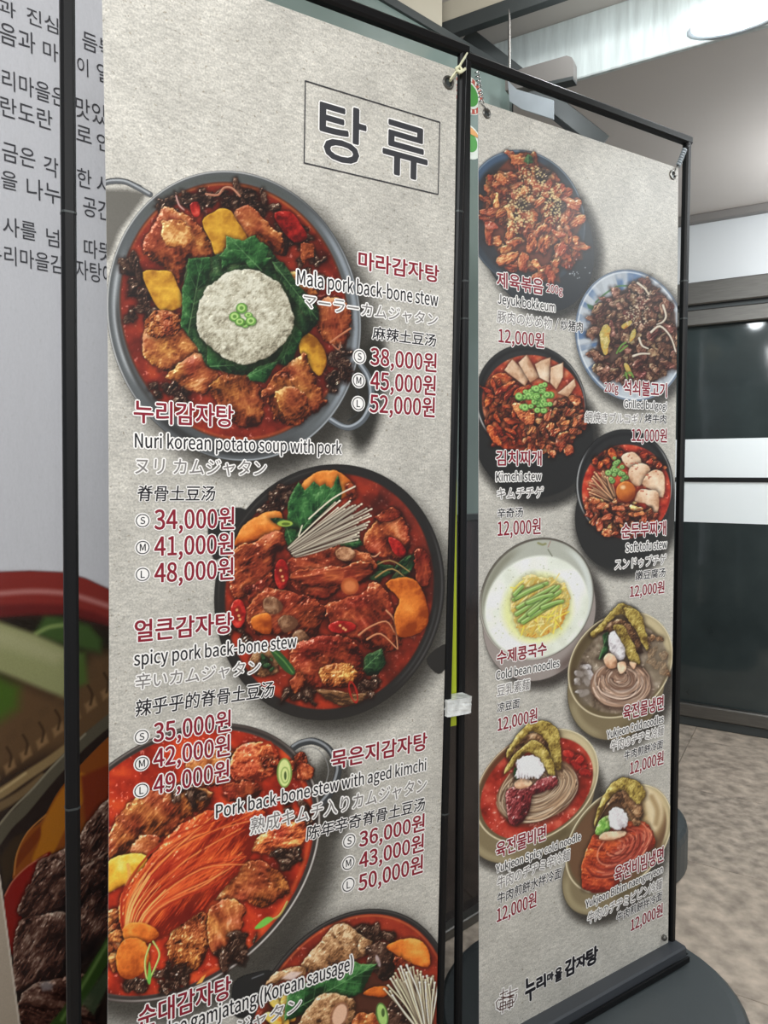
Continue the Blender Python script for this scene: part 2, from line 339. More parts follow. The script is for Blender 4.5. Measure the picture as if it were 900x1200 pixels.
        g0 = fbm(X, Y, 24, 2, seed=seed+19)-.5; c = c*np.stack([1+g0*.25, 1+g0*.85, 1+g0*.5], -1) if kind in ('meat', 'redmeat', 'jeyuk', 'bulgogi', 'kimchi') else c
        if K['sp']:
            n3 = fbm(X, Y, 3.0, 2, seed=seed+11); sp = smooth01((sh-.25)*1.6)*smooth01((n3-.62)*7)*K['sp']
            c = c+sp[..., None]*np.array((1, .92, .84))
        s.put(w, smooth01(.5-d/soft), c)
    def stroke(s, pts, w0, col, w1=None, soft=1.0, al=1.0, hi=None, smooth=True, occ=0):
        P = catmull(pts, 4, False) if smooth and len(pts) > 2 else np.array(pts, float); m = max(w0, w1 or 0)+3
        w = s.win(P[:, 0].min()-m, P[:, 1].min()-m, P[:, 0].max()+m, P[:, 1].max()+m)
        if w is None: return
        X = s.X[w]; Y = s.Y[w]
        d = line_sdf(X, Y, P, w0, w1)
        if occ: s.put(w, np.clip(1-(d)/2.5, 0, 1)*occ, np.array((30, 8, 4))/255.)
        s.put(w, smooth01(.5-d/soft)*al, np.array(col)/255.)
        if hi is not None:
            d = line_sdf(X+w0*.16, Y+w0*.2, P, w0*.34, (w1 or w0)*.34); s.put(w, smooth01(.5-d/(soft*1.2))*al*.8, np.array(hi)/255.)
    def dots(s, n, e, col, r=(.6, 1.3), al=.8, seed=0, keep=None, jit=18):
        rs = np.random.RandomState(seed)
        for i in range(n):
            a = rs.rand()*6.283; q = math.sqrt(rs.rand()); x = e[0]+q*e[2]*math.cos(a); y = e[1]+q*e[3]*math.sin(a)
            if keep is not None and not keep(x, y): continue
            rr = r[0]+(r[1]-r[0])*rs.rand(); c = np.clip(np.array(col)+rs.randint(-jit, jit+1), 0, 255)
            s.ell((x, y, rr*(.8+.6*rs.rand()), rr), c, 1.0, al)
    def strands(s, paths, n, spread, cols, wd=1.4, seed=0, al=.95, wob=2.0, occ=0):
        # n noodles/threads that follow a guide path with their own offsets
        rs = np.random.RandomState(seed); P0 = catmull(paths, 4, False)
        T = np.gradient(P0, axis=0); N = np.stack([-T[:, 1], T[:, 0]], 1); N /= np.maximum(np.hypot(N[:, 0], N[:, 1])[:, None], 1e-6)
        L = np.linspace(0, 1, len(P0))
        for i in range(n):
            o = (rs.rand()-.5)*2*spread; ph = rs.rand()*6.28; f = .6+rs.rand()*1.2
            q = P0+N*(o*1.0+wob*np.sin(ph+L*6.28*f))[:, None]
            c = np.array(cols[rs.randint(len(cols))], float)+rs.randint(-10, 11)
            s.stroke(q, wd*(.75+.5*rs.rand()), np.clip(c, 0, 255), al=al, smooth=False, occ=occ)
# ---------------------------------------------------------------- the printed dishes, traced in photo pixels and mapped onto each banner's plane
def crop(ox, oy, s): return lambda *v: [(ox+v[i]/s, oy+v[i+1]/s) for i in range(0, len(v), 2)]
def inside(p, x, y):
    r = False
    for i in range(len(p)):
        a = p[i-1]; b = p[i]
        if (a[1] > y) != (b[1] > y) and x < (b[0]-a[0])*(y-a[1])/(b[1]-a[1])+a[0]: r = not r
    return r
def scatter(P, region, kind, n, size, seed, tone=.1, asp=1.5, occ=.6, sc=None):
    rs = np.random.RandomState(seed); xs = [p[0] for p in region]; ys = [p[1] for p in region]; k = 0; t = 0
    while k < n and t < n*20:
        t += 1; x = rs.uniform(min(xs), max(xs)); y = rs.uniform(min(ys), max(ys))
        if not inside(region, x, y): continue
        k += 1; r = size*(.6+.7*rs.rand()); a0 = rs.rand()*6.28; q = []
        for i in range(7):
            a = i*6.283/7; rr = r*(.7+.5*rs.rand()); u = rr*math.cos(a)*asp**.5; v = rr*math.sin(a)/asp**.5
            q.append((x+u*math.cos(a0)-v*math.sin(a0), y+u*math.sin(a0)+v*math.cos(a0)))
        P.food(q, kind, fib=math.degrees(a0), stretch=1.8, occ=occ, tone=(rs.rand()-.5)*2*tone, sc=sc or max(r*.8, 3))
def enoki(P, base, heads, col, n, seed, w=1.5, cap=2.0):
    rs = np.random.RandomState(seed); b0, b1 = np.array(base, float); H = np.array(heads, float); m = len(H)-1
    order = rs.permutation(n)
    for k in order:
        t = k/(n-1); f = t*m; i = min(int(f), m-1); h = H[i]*(1-f+i)+H[i+1]*(f-i)+rs.randn(2)*2.2
        b = b0*(1-t)+b1*t+rs.randn(2)*.8; sh = rs.rand()*.25; h = h*(1-sh)+b*sh
        mid = (b+h)/2+rs.randn(2)*1.6; c = np.array(col, float)*(.72+.34*rs.rand())
        P.stroke([b, mid, h], w*.9, np.clip(c, 0, 255), w*1.1, occ=.35)
        P.ell((h[0], h[1], cap*.62, cap*.5), np.clip(c*1.12, 0, 255), 1.0)
def rings(P, pts, r, seed, c0=(96, 160, 56), c1=(190, 224, 130)):
    rs = np.random.RandomState(seed)
    for x, y in pts:
        a = r*(.7+.5*rs.rand()); b = a*(.65+.35*rs.rand())
        P.ell((x+.5, y+.8, a*1.15, b*1.15), (40, 70, 24), 1.2, .55)
        P.ell((x, y, a, b), np.array(c0)+rs.randint(-12, 24), 1.0); P.ell((x-.2, y-.2, a*.72, b*.72), c1, 1.0, .9); P.ell((x, y, a*.38, b*.38), np.array(c0)*.8, 1.0, .8)
def leaf(P, pts, base, tip, kind='leaf', n=5, col=(120, 168, 104), tone=0):
    P.food(pts, kind, occ=.4, smooth=False, tone=tone, jag=2.2)
    b = np.array(base, float); t = np.array(tip, float); d = t-b; nn = np.array((-d[1], d[0])); P.stroke([b, t], 1.3, col, .5, al=.6)
    for k in range(1, n):
        o = b+d*k/n
        for s_ in (-1, 1): P.stroke([o, o+d*.16+nn*s_*.24*(1.1-k/n)], .8, col, .4, al=.42)

C1 = crop(0, 0, 3); C2 = crop(120, 190, 4.286); C3 = crop(280, 190, 4.286); C4 = crop(120, 350, 4.286); C5 = crop(280, 350, 4.286)
def dish_mala(P):
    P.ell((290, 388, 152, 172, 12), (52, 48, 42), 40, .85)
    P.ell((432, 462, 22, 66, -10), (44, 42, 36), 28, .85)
    P.flat([(118, 222), (150, 222), (172, 226), (140, 270), (128, 300), (118, 312)], (112, 108, 100), 10, .8)
    P.stroke([(114, 219), (128, 213), (146, 213), (160, 219), (176, 228)], 6.5, (92, 95, 98), hi=(196, 200, 204))
    P.stroke([(114, 214.5), (130, 209.5), (147, 210), (166, 218)], 1.6, (60, 62, 64), .8)
    P.stroke([(423, 428), (433, 445), (435, 470), (427, 490), (414, 500), (402, 500), (388, 492)], 7, (92, 98, 104), hi=(186, 194, 202))
    P.stroke([(417, 455), (423, 470), (420, 484), (408, 493)], 1.5, (50, 52, 54))
    E = (274, 370, 149, 170, 11)
    P.ell(E, (78, 80, 82), 1.2)
    P.ring((274, 370, 140, 161, 11), 12, (92, 96, 98), 5)
    P.ring((274, 370, 143, 164, 11), 5, (150, 158, 166), 4, .95, (-60, 60))
    P.ring((274, 369, 140, 160, 11), 4, (196, 200, 204), 5, .8, (140, 215))
    P.ring((274, 368, 137, 157, 11), 4, (62, 60, 58), 4, .8, (120, 195))
    P.ring((274, 370, 140, 160, 11), 9, (46, 46, 46), 6, .85, (55, 140))
    P.ring((274, 370, 141, 162, 11), 7, (84, 88, 84), 5, .8, (215, 310))
    P.ring((274, 370, 148, 169, 11), 1.6, (206, 206, 204), 1.4, .85, (110, 320))
    P.ring((274, 370, 148, 169, 11), 1.4, (196, 202, 208), 1.4, .7, (-60, 120))
    P.ring((274, 372, 146, 167, 11), 1.4, (150, 156, 160), 1.4, .6, (30, 100))
    B = (274, 365, 134, 152, 11)
    P.ell(B, (96, 44, 26), 2.2)
    P.texell((274, 365, 132, 150, 11), [(78, 18, 10), (116, 28, 16), (150, 40, 22), (176, 58, 26)], 22, 4, 3, 2, spk=.25)
    P.ring((274, 365, 131, 149, 11), 3, (186, 84, 40), 3, .55, (20, 130)); P.ring((274, 365, 131, 149, 11), 2.4, (196, 120, 60), 3, .55, (200, 330))
    for a in [(203, 238, 24, 12), (230, 232, 22, 12), (275, 230, 26, 12), (300, 240, 30, 14), (345, 275, 22, 24), (365, 320, 16, 22)]:
        scatter(P, ell_pts(*a, n=20), 'dark', 11, 5.5, int(a[0]), asp=2.4)
    P.stroke(C2(520, 160, 580, 165, 610, 130, 650, 130, 690, 170), 2.6, (176, 106, 76), hi=(226, 170, 140)); P.stroke(C2(370, 170, 385, 215, 410, 240), 2, (190, 130, 120), hi=(230, 190, 180))
    P.food(C2(440, 215, 480, 200, 490, 260, 460, 275), 'chili'); P.food([(322, 250), (340, 248), (352, 262), (360, 278), (345, 284), (328, 266)], 'chili', tone=-.05)
    P.food(C2(310, 222, 380, 245, 450, 285, 500, 330, 545, 400, 575, 480, 500, 490, 440, 480, 425, 560, 385, 625, 340, 550, 280, 510, 225, 480, 208, 400, 245, 340, 285, 275), 'meat', 60, 1.5)
    P.food(C2(300, 300, 370, 290, 440, 330, 450, 400, 400, 430, 320, 410), 'meat', 30, 1.4, tone=.1, occ=.3)
    P.food(C2(655, 265, 715, 222, 780, 248, 850, 320, 892, 360, 905, 460, 830, 440, 770, 385, 730, 385), 'meat', 40, 2, tone=.14)
    P.food(C2(500, 298, 560, 250, 600, 232, 640, 240, 665, 275, 735, 402, 660, 410, 580, 475, 545, 400), 'potato', dome=.8)
    scatter(P, C2(110, 480, 180, 470, 215, 560, 235, 690, 190, 690, 140, 660, 115, 580), 'dark', 14, 6, 5, asp=2.5)
    scatter(P, C2(120, 720, 240, 710, 300, 770, 200, 830, 130, 800), 'dark', 9, 6, 6, asp=2)
    P.food(C2(203, 553, 280, 545, 345, 552, 380, 630, 412, 712, 335, 752, 290, 742, 240, 665), 'potato', dome=.8, tone=.06)
    P.food([(352, 285), (366, 288), (364, 304), (354, 306)], 'meat', tone=.1); P.food([(340, 318), (362, 330), (372, 350), (352, 352), (338, 338)], 'meat', tone=.1)
    P.food(C4(220, 135, 290, 68, 390, 78, 430, 170, 505, 240, 480, 295, 380, 350, 310, 372, 215, 295, 202, 200), 'meat', 20, 1.2, tone=.03)
    P.food(C4(220, 100, 290, 60, 380, 80, 400, 150, 330, 190, 240, 190), 'meat', sc=6, tone=.1, occ=.3)
    P.food(C4(318, 385, 400, 310, 500, 268, 560, 350, 592, 400, 560, 445, 500, 482, 420, 455, 350, 412), 'meat', -20, 1.6, tone=.1)
    scatter(P, C4(240, 430, 330, 420, 420, 470, 440, 520, 340, 510, 280, 490), 'dark', 12, 5.5, 8, asp=2)
    P.food(C4(535, 440, 630, 368, 720, 378, 800, 455, 812, 590, 755, 652, 650, 622, 575, 520), 'meat', 70, 1.6)
    P.food(C5(380, 120, 400, 20, 500, -10, 560, 60, 565, 150, 520, 235, 430, 205), 'meat', 80, 1.8, tone=.06)
    scatter(P, C5(435, 245, 520, 240, 568, 300, 545, 400, 475, 455, 430, 385), 'dark', 16, 5.5, 9, asp=2)
    P.stroke(C5(460, 220, 500, 190, 560, 150), 2.2, (190, 104, 66), hi=(226, 160, 120)); P.stroke(C5(470, 230, 500, 255, 510, 220), 1.8, (176, 110, 80))
    P.food(C5(318, 175, 375, 185, 420, 240, 440, 300, 430, 355, 402, 388, 360, 345, 305, 262), 'potato', tone=-.04, dome=.9)
    P.food(C5(115, 470, 200, 370, 300, 290, 330, 270, 350, 330, 400, 440, 436, 520, 380, 575, 330, 602, 282, 642, 180, 602, 150, 530), 'meat', 65, 1.7, tone=.04)
    P.food(C5(190, 470, 260, 440, 330, 480, 340, 560, 270, 610, 200, 560), 'meat', 50, 1.5, tone=.12, occ=.3)
    P.food([(220, 302), (246, 302), (262, 296), (270, 284), (288, 284), (300, 280), (314, 290), (330, 308), (345, 330), (358, 345), (374, 362), (372, 380), (352, 398), (345, 415), (335, 428), (318, 424), (308, 446), (288, 440), (262, 436), (242, 430), (230, 405), (214, 384), (214, 340)], 'dkleaf', occ=.5, smooth=False, jag=3)
    leaf(P, C2(430, 482, 540, 480, 545, 540, 520, 620, 470, 640, 455, 720, 430, 860, 395, 830, 400, 640, 425, 560), C2(430, 860)[0], C2(500, 490)[0])
    leaf(P, C2(590, 470, 625, 430, 622, 372, 700, 395, 770, 368, 790, 400, 835, 425, 825, 480, 850, 480, 800, 550, 740, 530, 720, 500, 640, 520, 600, 540), C2(800, 545)[0], C2(640, 380)[0], tone=.06)
    leaf(P, [(318, 306), (332, 308), (350, 334), (372, 360), (374, 376), (360, 372), (344, 352), (330, 330)], (320, 308), (372, 374), 'dkleaf', tone=.06)
    leaf(P, [(344, 380), (356, 392), (350, 404), (344, 420), (334, 428), (322, 424), (332, 408)], (346, 384), (330, 426), tone=.06)
    leaf(P, C4(530, 230, 600, 300, 740, 320, 735, 360, 640, 362, 560, 355, 525, 330), C4(540, 340)[0], C4(730, 330)[0])
    leaf(P, C5(35, 385, 90, 345, 200, 310, 170, 360, 130, 425, 60, 410), C5(40, 390)[0], C5(195, 315)[0], tone=.1)
    M = [(287+57*math.cos(t)*(1+.03*math.sin(5*t)), 371+54*math.sin(t)*(1+.03*math.cos(4*t))) for t in np.arange(0, 6.28, .3)]
    P.ell((291, 378, 60, 55), (20, 30, 14), 12, .6)
    P.food(M, 'mound', dome=.7, R=30, tone=.18, occ=.3)
    rings(P, [(275, 371), (283, 361), (291, 369), (287, 380), (294, 376), (281, 377)], 6.5, 3)
C6 = crop(240, 530, 5.625); C7 = crop(380, 530, 5.625); C8 = crop(240, 680, 5.625); C9 = crop(240, 680, 3.103); CM = crop(300, 400, 3)
def dish_spicy(P):
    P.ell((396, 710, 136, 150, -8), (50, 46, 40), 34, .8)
    P.flat([(246, 603), (290, 598), (270, 640), (250, 655)], (38, 36, 34), 2, 1, True); P.flat([(500, 772), (524, 754), (526, 775), (514, 790)], (40, 38, 36), 2, 1, True)
    E = (386, 694, 135, 150, -8)
    P.ell(E, (38, 35, 33), 1.4); P.ring((386, 694, 132, 147, -8), 1.6, (88, 86, 86), 2.5, .7, (-40, 60)); P.ring((386, 694, 127, 142, -8), 2, (78, 78, 80), 3, .5, (0, 60)); P.ring((386, 694, 130, 145, -8), 1.5, (70, 66, 62), 2, .6, (160, 290))
    P.texell((386, 693, 122, 138, -8), [(52, 16, 10), (88, 24, 14), (132, 34, 18), (160, 44, 20)], 26, 4, 13, 3, spk=.15)
    P.ring((386, 693, 116, 131, -8), 9, (178, 46, 20), 7, .8, (60, 200)); P.ring((386, 693, 118, 133, -8), 6, (120, 40, 28), 6, .6, (-80, 10))
    scatter(P, C6(370, 380, 500, 240, 600, 215, 565, 310, 530, 380, 460, 400), 'dark', 22, 5.5, 31, asp=2.2)
    P.food([(353, 568), (366, 556), (382, 551), (400, 554), (416, 572), (404, 582), (385, 592), (360, 586)], 'orange', tone=.08)
    P.food(C6(192, 605, 250, 490, 350, 420, 450, 385, 508, 405, 505, 500, 430, 560, 330, 580, 240, 622), 'orange', tone=.06)
    P.food([(404, 570), (414, 568), (418, 582), (410, 586)], 'redmeat')
    scatter(P, CM(390, 790, 440, 760, 520, 770, 560, 820, 530, 870, 440, 850), 'dkleaf', 10, 8, 33, asp=2.5, tone=.15)
    for q in ((400, 800, 470, 770, 540, 810), (420, 830, 480, 800, 545, 850)): P.stroke(CM(*q), 2, (150, 116, 60), 1, hi=(196, 160, 100))
    P.food(C7(600, 660, 650, 640, 700, 690, 705, 790, 680, 880, 620, 860, 600, 760), 'redmeat', 80, 2, tone=-.05)
    P.food(C7(262, 570, 340, 460, 450, 400, 540, 470, 562, 600, 525, 690, 430, 690, 300, 668), 'redmeat', 50, 1.4, tone=.08)
    P.food(C7(330, 430, 420, 370, 500, 400, 470, 450, 380, 470), 'redmeat', tone=-.1)
    P.food(C7(425, 560, 500, 590, 540, 660, 500, 690, 450, 650), 'chili', tone=-.08); P.stroke(C7(285, 672, 330, 688, 368, 660), 1.6, (220, 150, 110))
    P.food([(272, 645), (299, 634), (323, 622), (336, 628), (332, 642), (323, 650), (320, 668), (311, 682), (297, 694), (280, 702), (270, 690), (269, 665)], 'redmeat', -30, 1.3, tone=.06)
    P.food([(285, 690), (305, 682), (318, 672), (326, 690), (318, 706), (300, 712)], 'redmeat', -50, 1.6, tone=-.08)
    leaf(P, [(338, 588), (350, 564), (357, 574), (368, 564), (375, 571), (381, 566), (388, 573), (396, 557), (401, 575), (399, 587), (385, 597), (370, 612), (356, 627), (344, 634), (336, 618)], (346, 630), (392, 572), tone=.0, n=7)
    leaf(P, [(335, 610), (348, 622), (346, 636), (338, 640), (333, 628)], (334, 612), (342, 638)); leaf(P, C7(50, 605, 230, 570, 250, 610, 180, 640, 100, 640), C7(60, 615)[0], C7(240, 590)[0])
    P.food([(316, 608), (326, 606), (340, 611), (350, 619), (338, 619), (324, 614)], 'dkleaf', occ=.5); P.ell((334, 613.5, 9, 3.6), (150, 176, 64), 1.5); P.ell((335, 614, 5, 1.8), (84, 104, 30), 1.2)
    P.food(CM(105, 780, 160, 745, 220, 725, 310, 722, 400, 752, 425, 800, 385, 845, 300, 872, 232, 915, 185, 895, 125, 855), 'redmeat', 15, 1.8, tone=.0)
    P.food(CM(120, 815, 200, 800, 300, 790, 400, 775, 400, 830, 300, 862, 160, 860), 'redmeat', -8, 3, tone=.13, occ=.4)
    P.food(CM(280, 735, 320, 722, 350, 745, 330, 770, 290, 765), 'bone', tone=-.2); P.ell((410, 687, 10.5, 10), (176, 78, 34), 2); P.ell((410, 687, 7, 6.5), (206, 112, 58), 4)
    enoki(P, [(337, 642), (346, 652)], [(412, 572), (424, 586), (430, 588), (436, 597), (434, 606), (431, 616), (430, 624), (404, 634)], (240, 228, 200), 46, 4)
    P.stroke([(350, 628), (354, 616)], 1.6, (226, 214, 188)); P.stroke([(362, 608), (390, 584), (416, 570)], 1.8, (226, 214, 188))
    P.food(C9(148, 118, 180, 62, 230, 28, 330, 48, 405, 72, 445, 112, 430, 155, 402, 205, 330, 195, 250, 195, 180, 192), 'redmeat', -40, 1.5, tone=.0)
    for q in (C9(215, 70, 250, 60, 285, 95, 255, 125, 215, 105), C9(265, 145, 310, 125, 340, 160, 290, 190), C9(320, 195, 350, 180, 385, 215, 370, 235, 325, 225)): P.food(q, 'bone', tone=-.32, occ=.3, gain=.8)
    P.food(C9(170, 140, 225, 118, 245, 150, 235, 195, 185, 182), 'orange', tone=-.02, occ=.3)
    P.food(C9(436, 95, 520, 58, 570, 48, 612, 8, 650, 20, 672, 75, 700, 140, 715, 210, 690, 255, 620, 255, 560, 222, 480, 192), 'redmeat', 55, 1.8, tone=.07)
    for q in ((560, 200, 600, 170, 660, 150, 690, 190), (590, 215, 640, 195, 700, 250), (660, 110, 690, 150, 702, 250)): P.stroke(C9(*q), 2.4, (188, 110, 70), 1.2, hi=(226, 164, 120))
    P.food(CM(455, 852, 530, 828, 582, 868, 608, 962, 590, 1012, 540, 1037, 498, 1032, 488, 960, 505, 905), 'orange', tone=-.04, dome=1)
    scatter(P, C9(80, 150, 150, 150, 160, 220, 90, 225), 'dark', 12, 5, 34); scatter(P, C9(250, 380, 330, 395, 420, 400, 400, 445, 300, 430), 'dark', 14, 5.5, 35, asp=2.5)
    P.food(C8(320, 470, 400, 440, 470, 500, 480, 600, 400, 640, 330, 620, 300, 560), 'browns', 60, 1.5, tone=-.12); scatter(P, C8(350, 500, 440, 500, 440, 590, 350, 600), 'dkleaf', 8, 4, 36)
    P.food(C9(405, 400, 480, 400, 560, 415, 600, 400, 560, 450, 470, 450), 'browns', 10, 3, tone=-.2)
    leaf(P, C9(565, 300, 600, 265, 645, 248, 658, 300, 632, 345, 590, 345), C9(570, 330)[0], C9(648, 255)[0], 'dkleaf'); scatter(P, C9(560, 350, 630, 350, 620, 410, 570, 420), 'dark', 9, 5, 37)
    P.food(C9(308, 262, 360, 218, 440, 203, 520, 208, 562, 250, 575, 352, 520, 384, 440, 392, 370, 392, 322, 412, 320, 340), 'redmeat', 10, 1.3, tone=.02)
    P.food(C9(420, 320, 500, 300, 560, 340, 520, 382, 440, 382), 'meat', tone=.12, occ=.3, sc=9); P.food(C9(310, 370, 345, 335, 365, 370, 330, 415), 'meat', tone=.06)
    P.flat(C8(425, 450, 470, 445, 590, 580, 575, 625, 500, 570), (38, 78, 36), 1.5, 1, True); P.stroke(C8(440, 455, 520, 530, 580, 610), 1.6, (84, 128, 60))
    for x, y, a, b in ((330, 673, 8.5, 18), (401, 735, 16.5, 7.5), (279, 719, 9, 17)):
        P.food([(x+a*math.cos(t), y+b*math.sin(t)) for t in np.arange(0, 6.2, .6)], 'chili'); P.ell((x, y, a*.5, b*.55), (126, 22, 14), 3, .8)
        for k in (-.25, .15, .4): P.ell((x+a*k*.6, y+b*k, 1.6, 1.5), (220, 150, 90), 1)
    P.ring((414, 811, 5, 12, 3), 2.4, (166, 28, 20), 1.2)
C10 = crop(120, 840, 3)
def dish_kimchi_pan(P):
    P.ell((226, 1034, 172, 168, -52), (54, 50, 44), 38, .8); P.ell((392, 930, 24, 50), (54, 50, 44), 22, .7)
    P.stroke(C10(672, 108, 700, 92, 745, 86, 795, 112, 825, 165, 828, 200, 805, 262, 765, 312), 8, (52, 54, 56), hi=(150, 154, 158)); P.stroke(C10(700, 112, 745, 108, 780, 140, 795, 190, 780, 250), 1.4, (150, 150, 150), al=.6)
    E = (206, 1011, 170, 164, -52)
    P.ell(E, (70, 60, 56), 1.3); P.ring((206, 1011, 168, 162, -52), 1.8, (190, 186, 180), 1.4, .9, (-60, 130)); P.ring((206, 1011, 168, 162, -52), 1.5, (120, 112, 106), 1.6, .8, (200, 300)); P.ring((206, 1011, 165, 159, -52), 3, (44, 38, 36), 2, .8)
    P.texell((206, 1011, 162, 156, -50), [(98, 18, 8), (142, 28, 12), (180, 42, 18), (204, 64, 24)], 24, 4, 23, 2, spk=.25)
    P.ring((206, 1011, 158, 152, -50), 4, (212, 84, 36), 4, .6, (-70, 120))
    P.food(C10(290, 170, 360, 120, 450, 110, 480, 180, 430, 230, 330, 240), 'meat', tone=-.02); P.food(C10(445, 175, 475, 112, 565, 88, 612, 118, 612, 190, 560, 222, 470, 232), 'jeyuk', 20, 1.5, tone=-.05)
    P.stroke(C10(555, 100, 590, 90, 608, 130), 3, (150, 40, 18)); P.food(C10(430, 240, 520, 225, 560, 260, 500, 300, 440, 290), 'redmeat', tone=-.1)
    P.food(C10(14, 500, 25, 410, 105, 290, 200, 255, 300, 246, 385, 268, 372, 315, 300, 352, 245, 402, 205, 432, 185, 484, 100, 492), 'meat', -50, 1.8, tone=.0)
    P.food(C10(100, 460, 130, 420, 200, 420, 185, 482, 110, 488), 'meat', tone=.1, occ=.4); scatter(P, C10(200, 245, 370, 245, 380, 290, 260, 280), 'dark', 10, 6, 42, asp=2.5)
    P.food(C10(10, 520, 80, 483, 155, 488, 140, 550, 70, 592, 10, 615), 'potato', tone=.1); P.stroke(C10(90, 520, 95, 560, 85, 590), 4, (214, 150, 60))
    scatter(P, C10(560, 130, 680, 120, 720, 200, 700, 290, 600, 290), 'redmeat', 6, 9, 43)
    P.ell((120+640/3, 840+197/3, 8.5, 17), (196, 206, 128), 1.4); P.ring((120+640/3, 840+197/3, 8, 16.5), 1.8, (110, 140, 60)); P.ring((120+642/3, 840+205/3, 4.5, 9), 1.2, (120, 150, 66)); P.ell((120+643/3, 840+207/3, 1.5, 5), (70, 90, 40), 1.2)
    scatter(P, C10(640, 300, 720, 290, 745, 350, 700, 400, 640, 360), 'dark', 8, 6, 44)
    P.food(C10(520, 445, 600, 395, 700, 365, 722, 410, 680, 470, 560, 485), 'jeyuk', -15, 1.8, tone=-.1); scatter(P, C10(600, 480, 660, 470, 715, 490, 700, 535, 650, 540), 'dark', 13, 5.5, 45)
    P.food(C10(405, 640, 450, 560, 500, 515, 560, 508, 625, 550, 658, 602, 625, 640, 560, 668, 500, 645), 'meat', 20, 1.3, tone=.08)
    P.food(C10(225, 810, 265, 720, 330, 685, 372, 700, 375, 770, 360, 850, 320, 895, 250, 870), 'meat', 75, 1.2, tone=-.02, sc=8)
    P.food(C10(378, 682, 440, 640, 492, 660, 492, 730, 445, 800, 392, 835, 370, 765), 'meat', 70, 2, tone=.1)
    scatter(P, C10(415, 850, 470, 760, 555, 735, 545, 790, 485, 850, 430, 875), 'dark', 18, 7, 46, asp=2.5)
    scatter(P, C10(180, 880, 250, 880, 330, 900, 290, 950, 200, 965), 'dark', 22, 5, 47, asp=2); scatter(P, C10(60, 935, 150, 925, 165, 960, 90, 968), 'dark', 12, 5, 48); scatter(P, C10(14, 650, 60, 700, 60, 820, 14, 900), 'meat', 8, 9, 49)
    K = C10(62, 735, 62, 640, 90, 590, 160, 510, 215, 435, 285, 375, 370, 330, 450, 335, 540, 320, 580, 350, 545, 420, 505, 510, 430, 600, 355, 680, 260, 742, 160, 800, 100, 800)
    P.food(K, 'kimchi', -52, 5, tone=-.06, dome=.7, sc=11)
    rs = np.random.RandomState(5)
    for k in range(44):
        t = rs.rand(); a = np.array(C10(70+60*t, 740+50*t)[0]); d = np.array(C10(400+150*rs.rand(), 330+150*t*rs.rand())[0])
        m1 = np.array(C10(80+130*t, 610+70*t)[0]); m2 = np.array(C10(205+200*t, 440+150*t)[0])
        if t > .55: d = np.array(C10(450+60*rs.rand(), 500+20*rs.randn())[0])
        c = [(236, 110, 44), (208, 72, 30), (150, 30, 12), (178, 44, 20), (244, 150, 74), (120, 22, 10)][rs.randint(6)]
        P.stroke([a, m1+rs.randn(2)*2, m2+rs.randn(2)*3, d], 2.8, c, 1.2, soft=1.6, al=.72)
    for k in range(12):
        t = rs.rand(); P.stroke(C10(75+50*t, 740+40*t, 90+70*t, 650+60*t, 140+110*t, 540+90*t), 1.6, (248, 176, 96), .8, al=.7)
    P.food(C10(70, 745, 110, 722, 170, 735, 200, 770, 140, 800, 90, 800), 'orange', tone=.12, occ=.2, gain=1.02)
    P.food(C10(48, 850, 62, 800, 100, 775, 150, 795, 165, 850, 140, 902, 95, 922, 60, 905), 'orange', tone=.05)
    P.stroke(C10(540, 742, 570, 722, 620, 700, 650, 650), 2.4, (150, 130, 60), hi=(214, 190, 110)); P.flat(C10(535, 742, 575, 705, 600, 712, 560, 742), (104, 176, 60), 1.4, 1, True)
    P.stroke(C10(168, 800, 150, 860, 160, 925, 190, 870, 200, 830, 178, 790), 2.2, (140, 160, 70), hi=(220, 220, 140)); P.flat(C10(160, 900, 165, 860, 172, 900, 168, 940, 158, 930), (96, 168, 60), 1.4, 1, True)
    P.flat(C10(330, 940, 350, 915, 365, 905, 350, 935), (236, 150, 60), 1.4)
C11 = crop(290, 1040, 3.75)
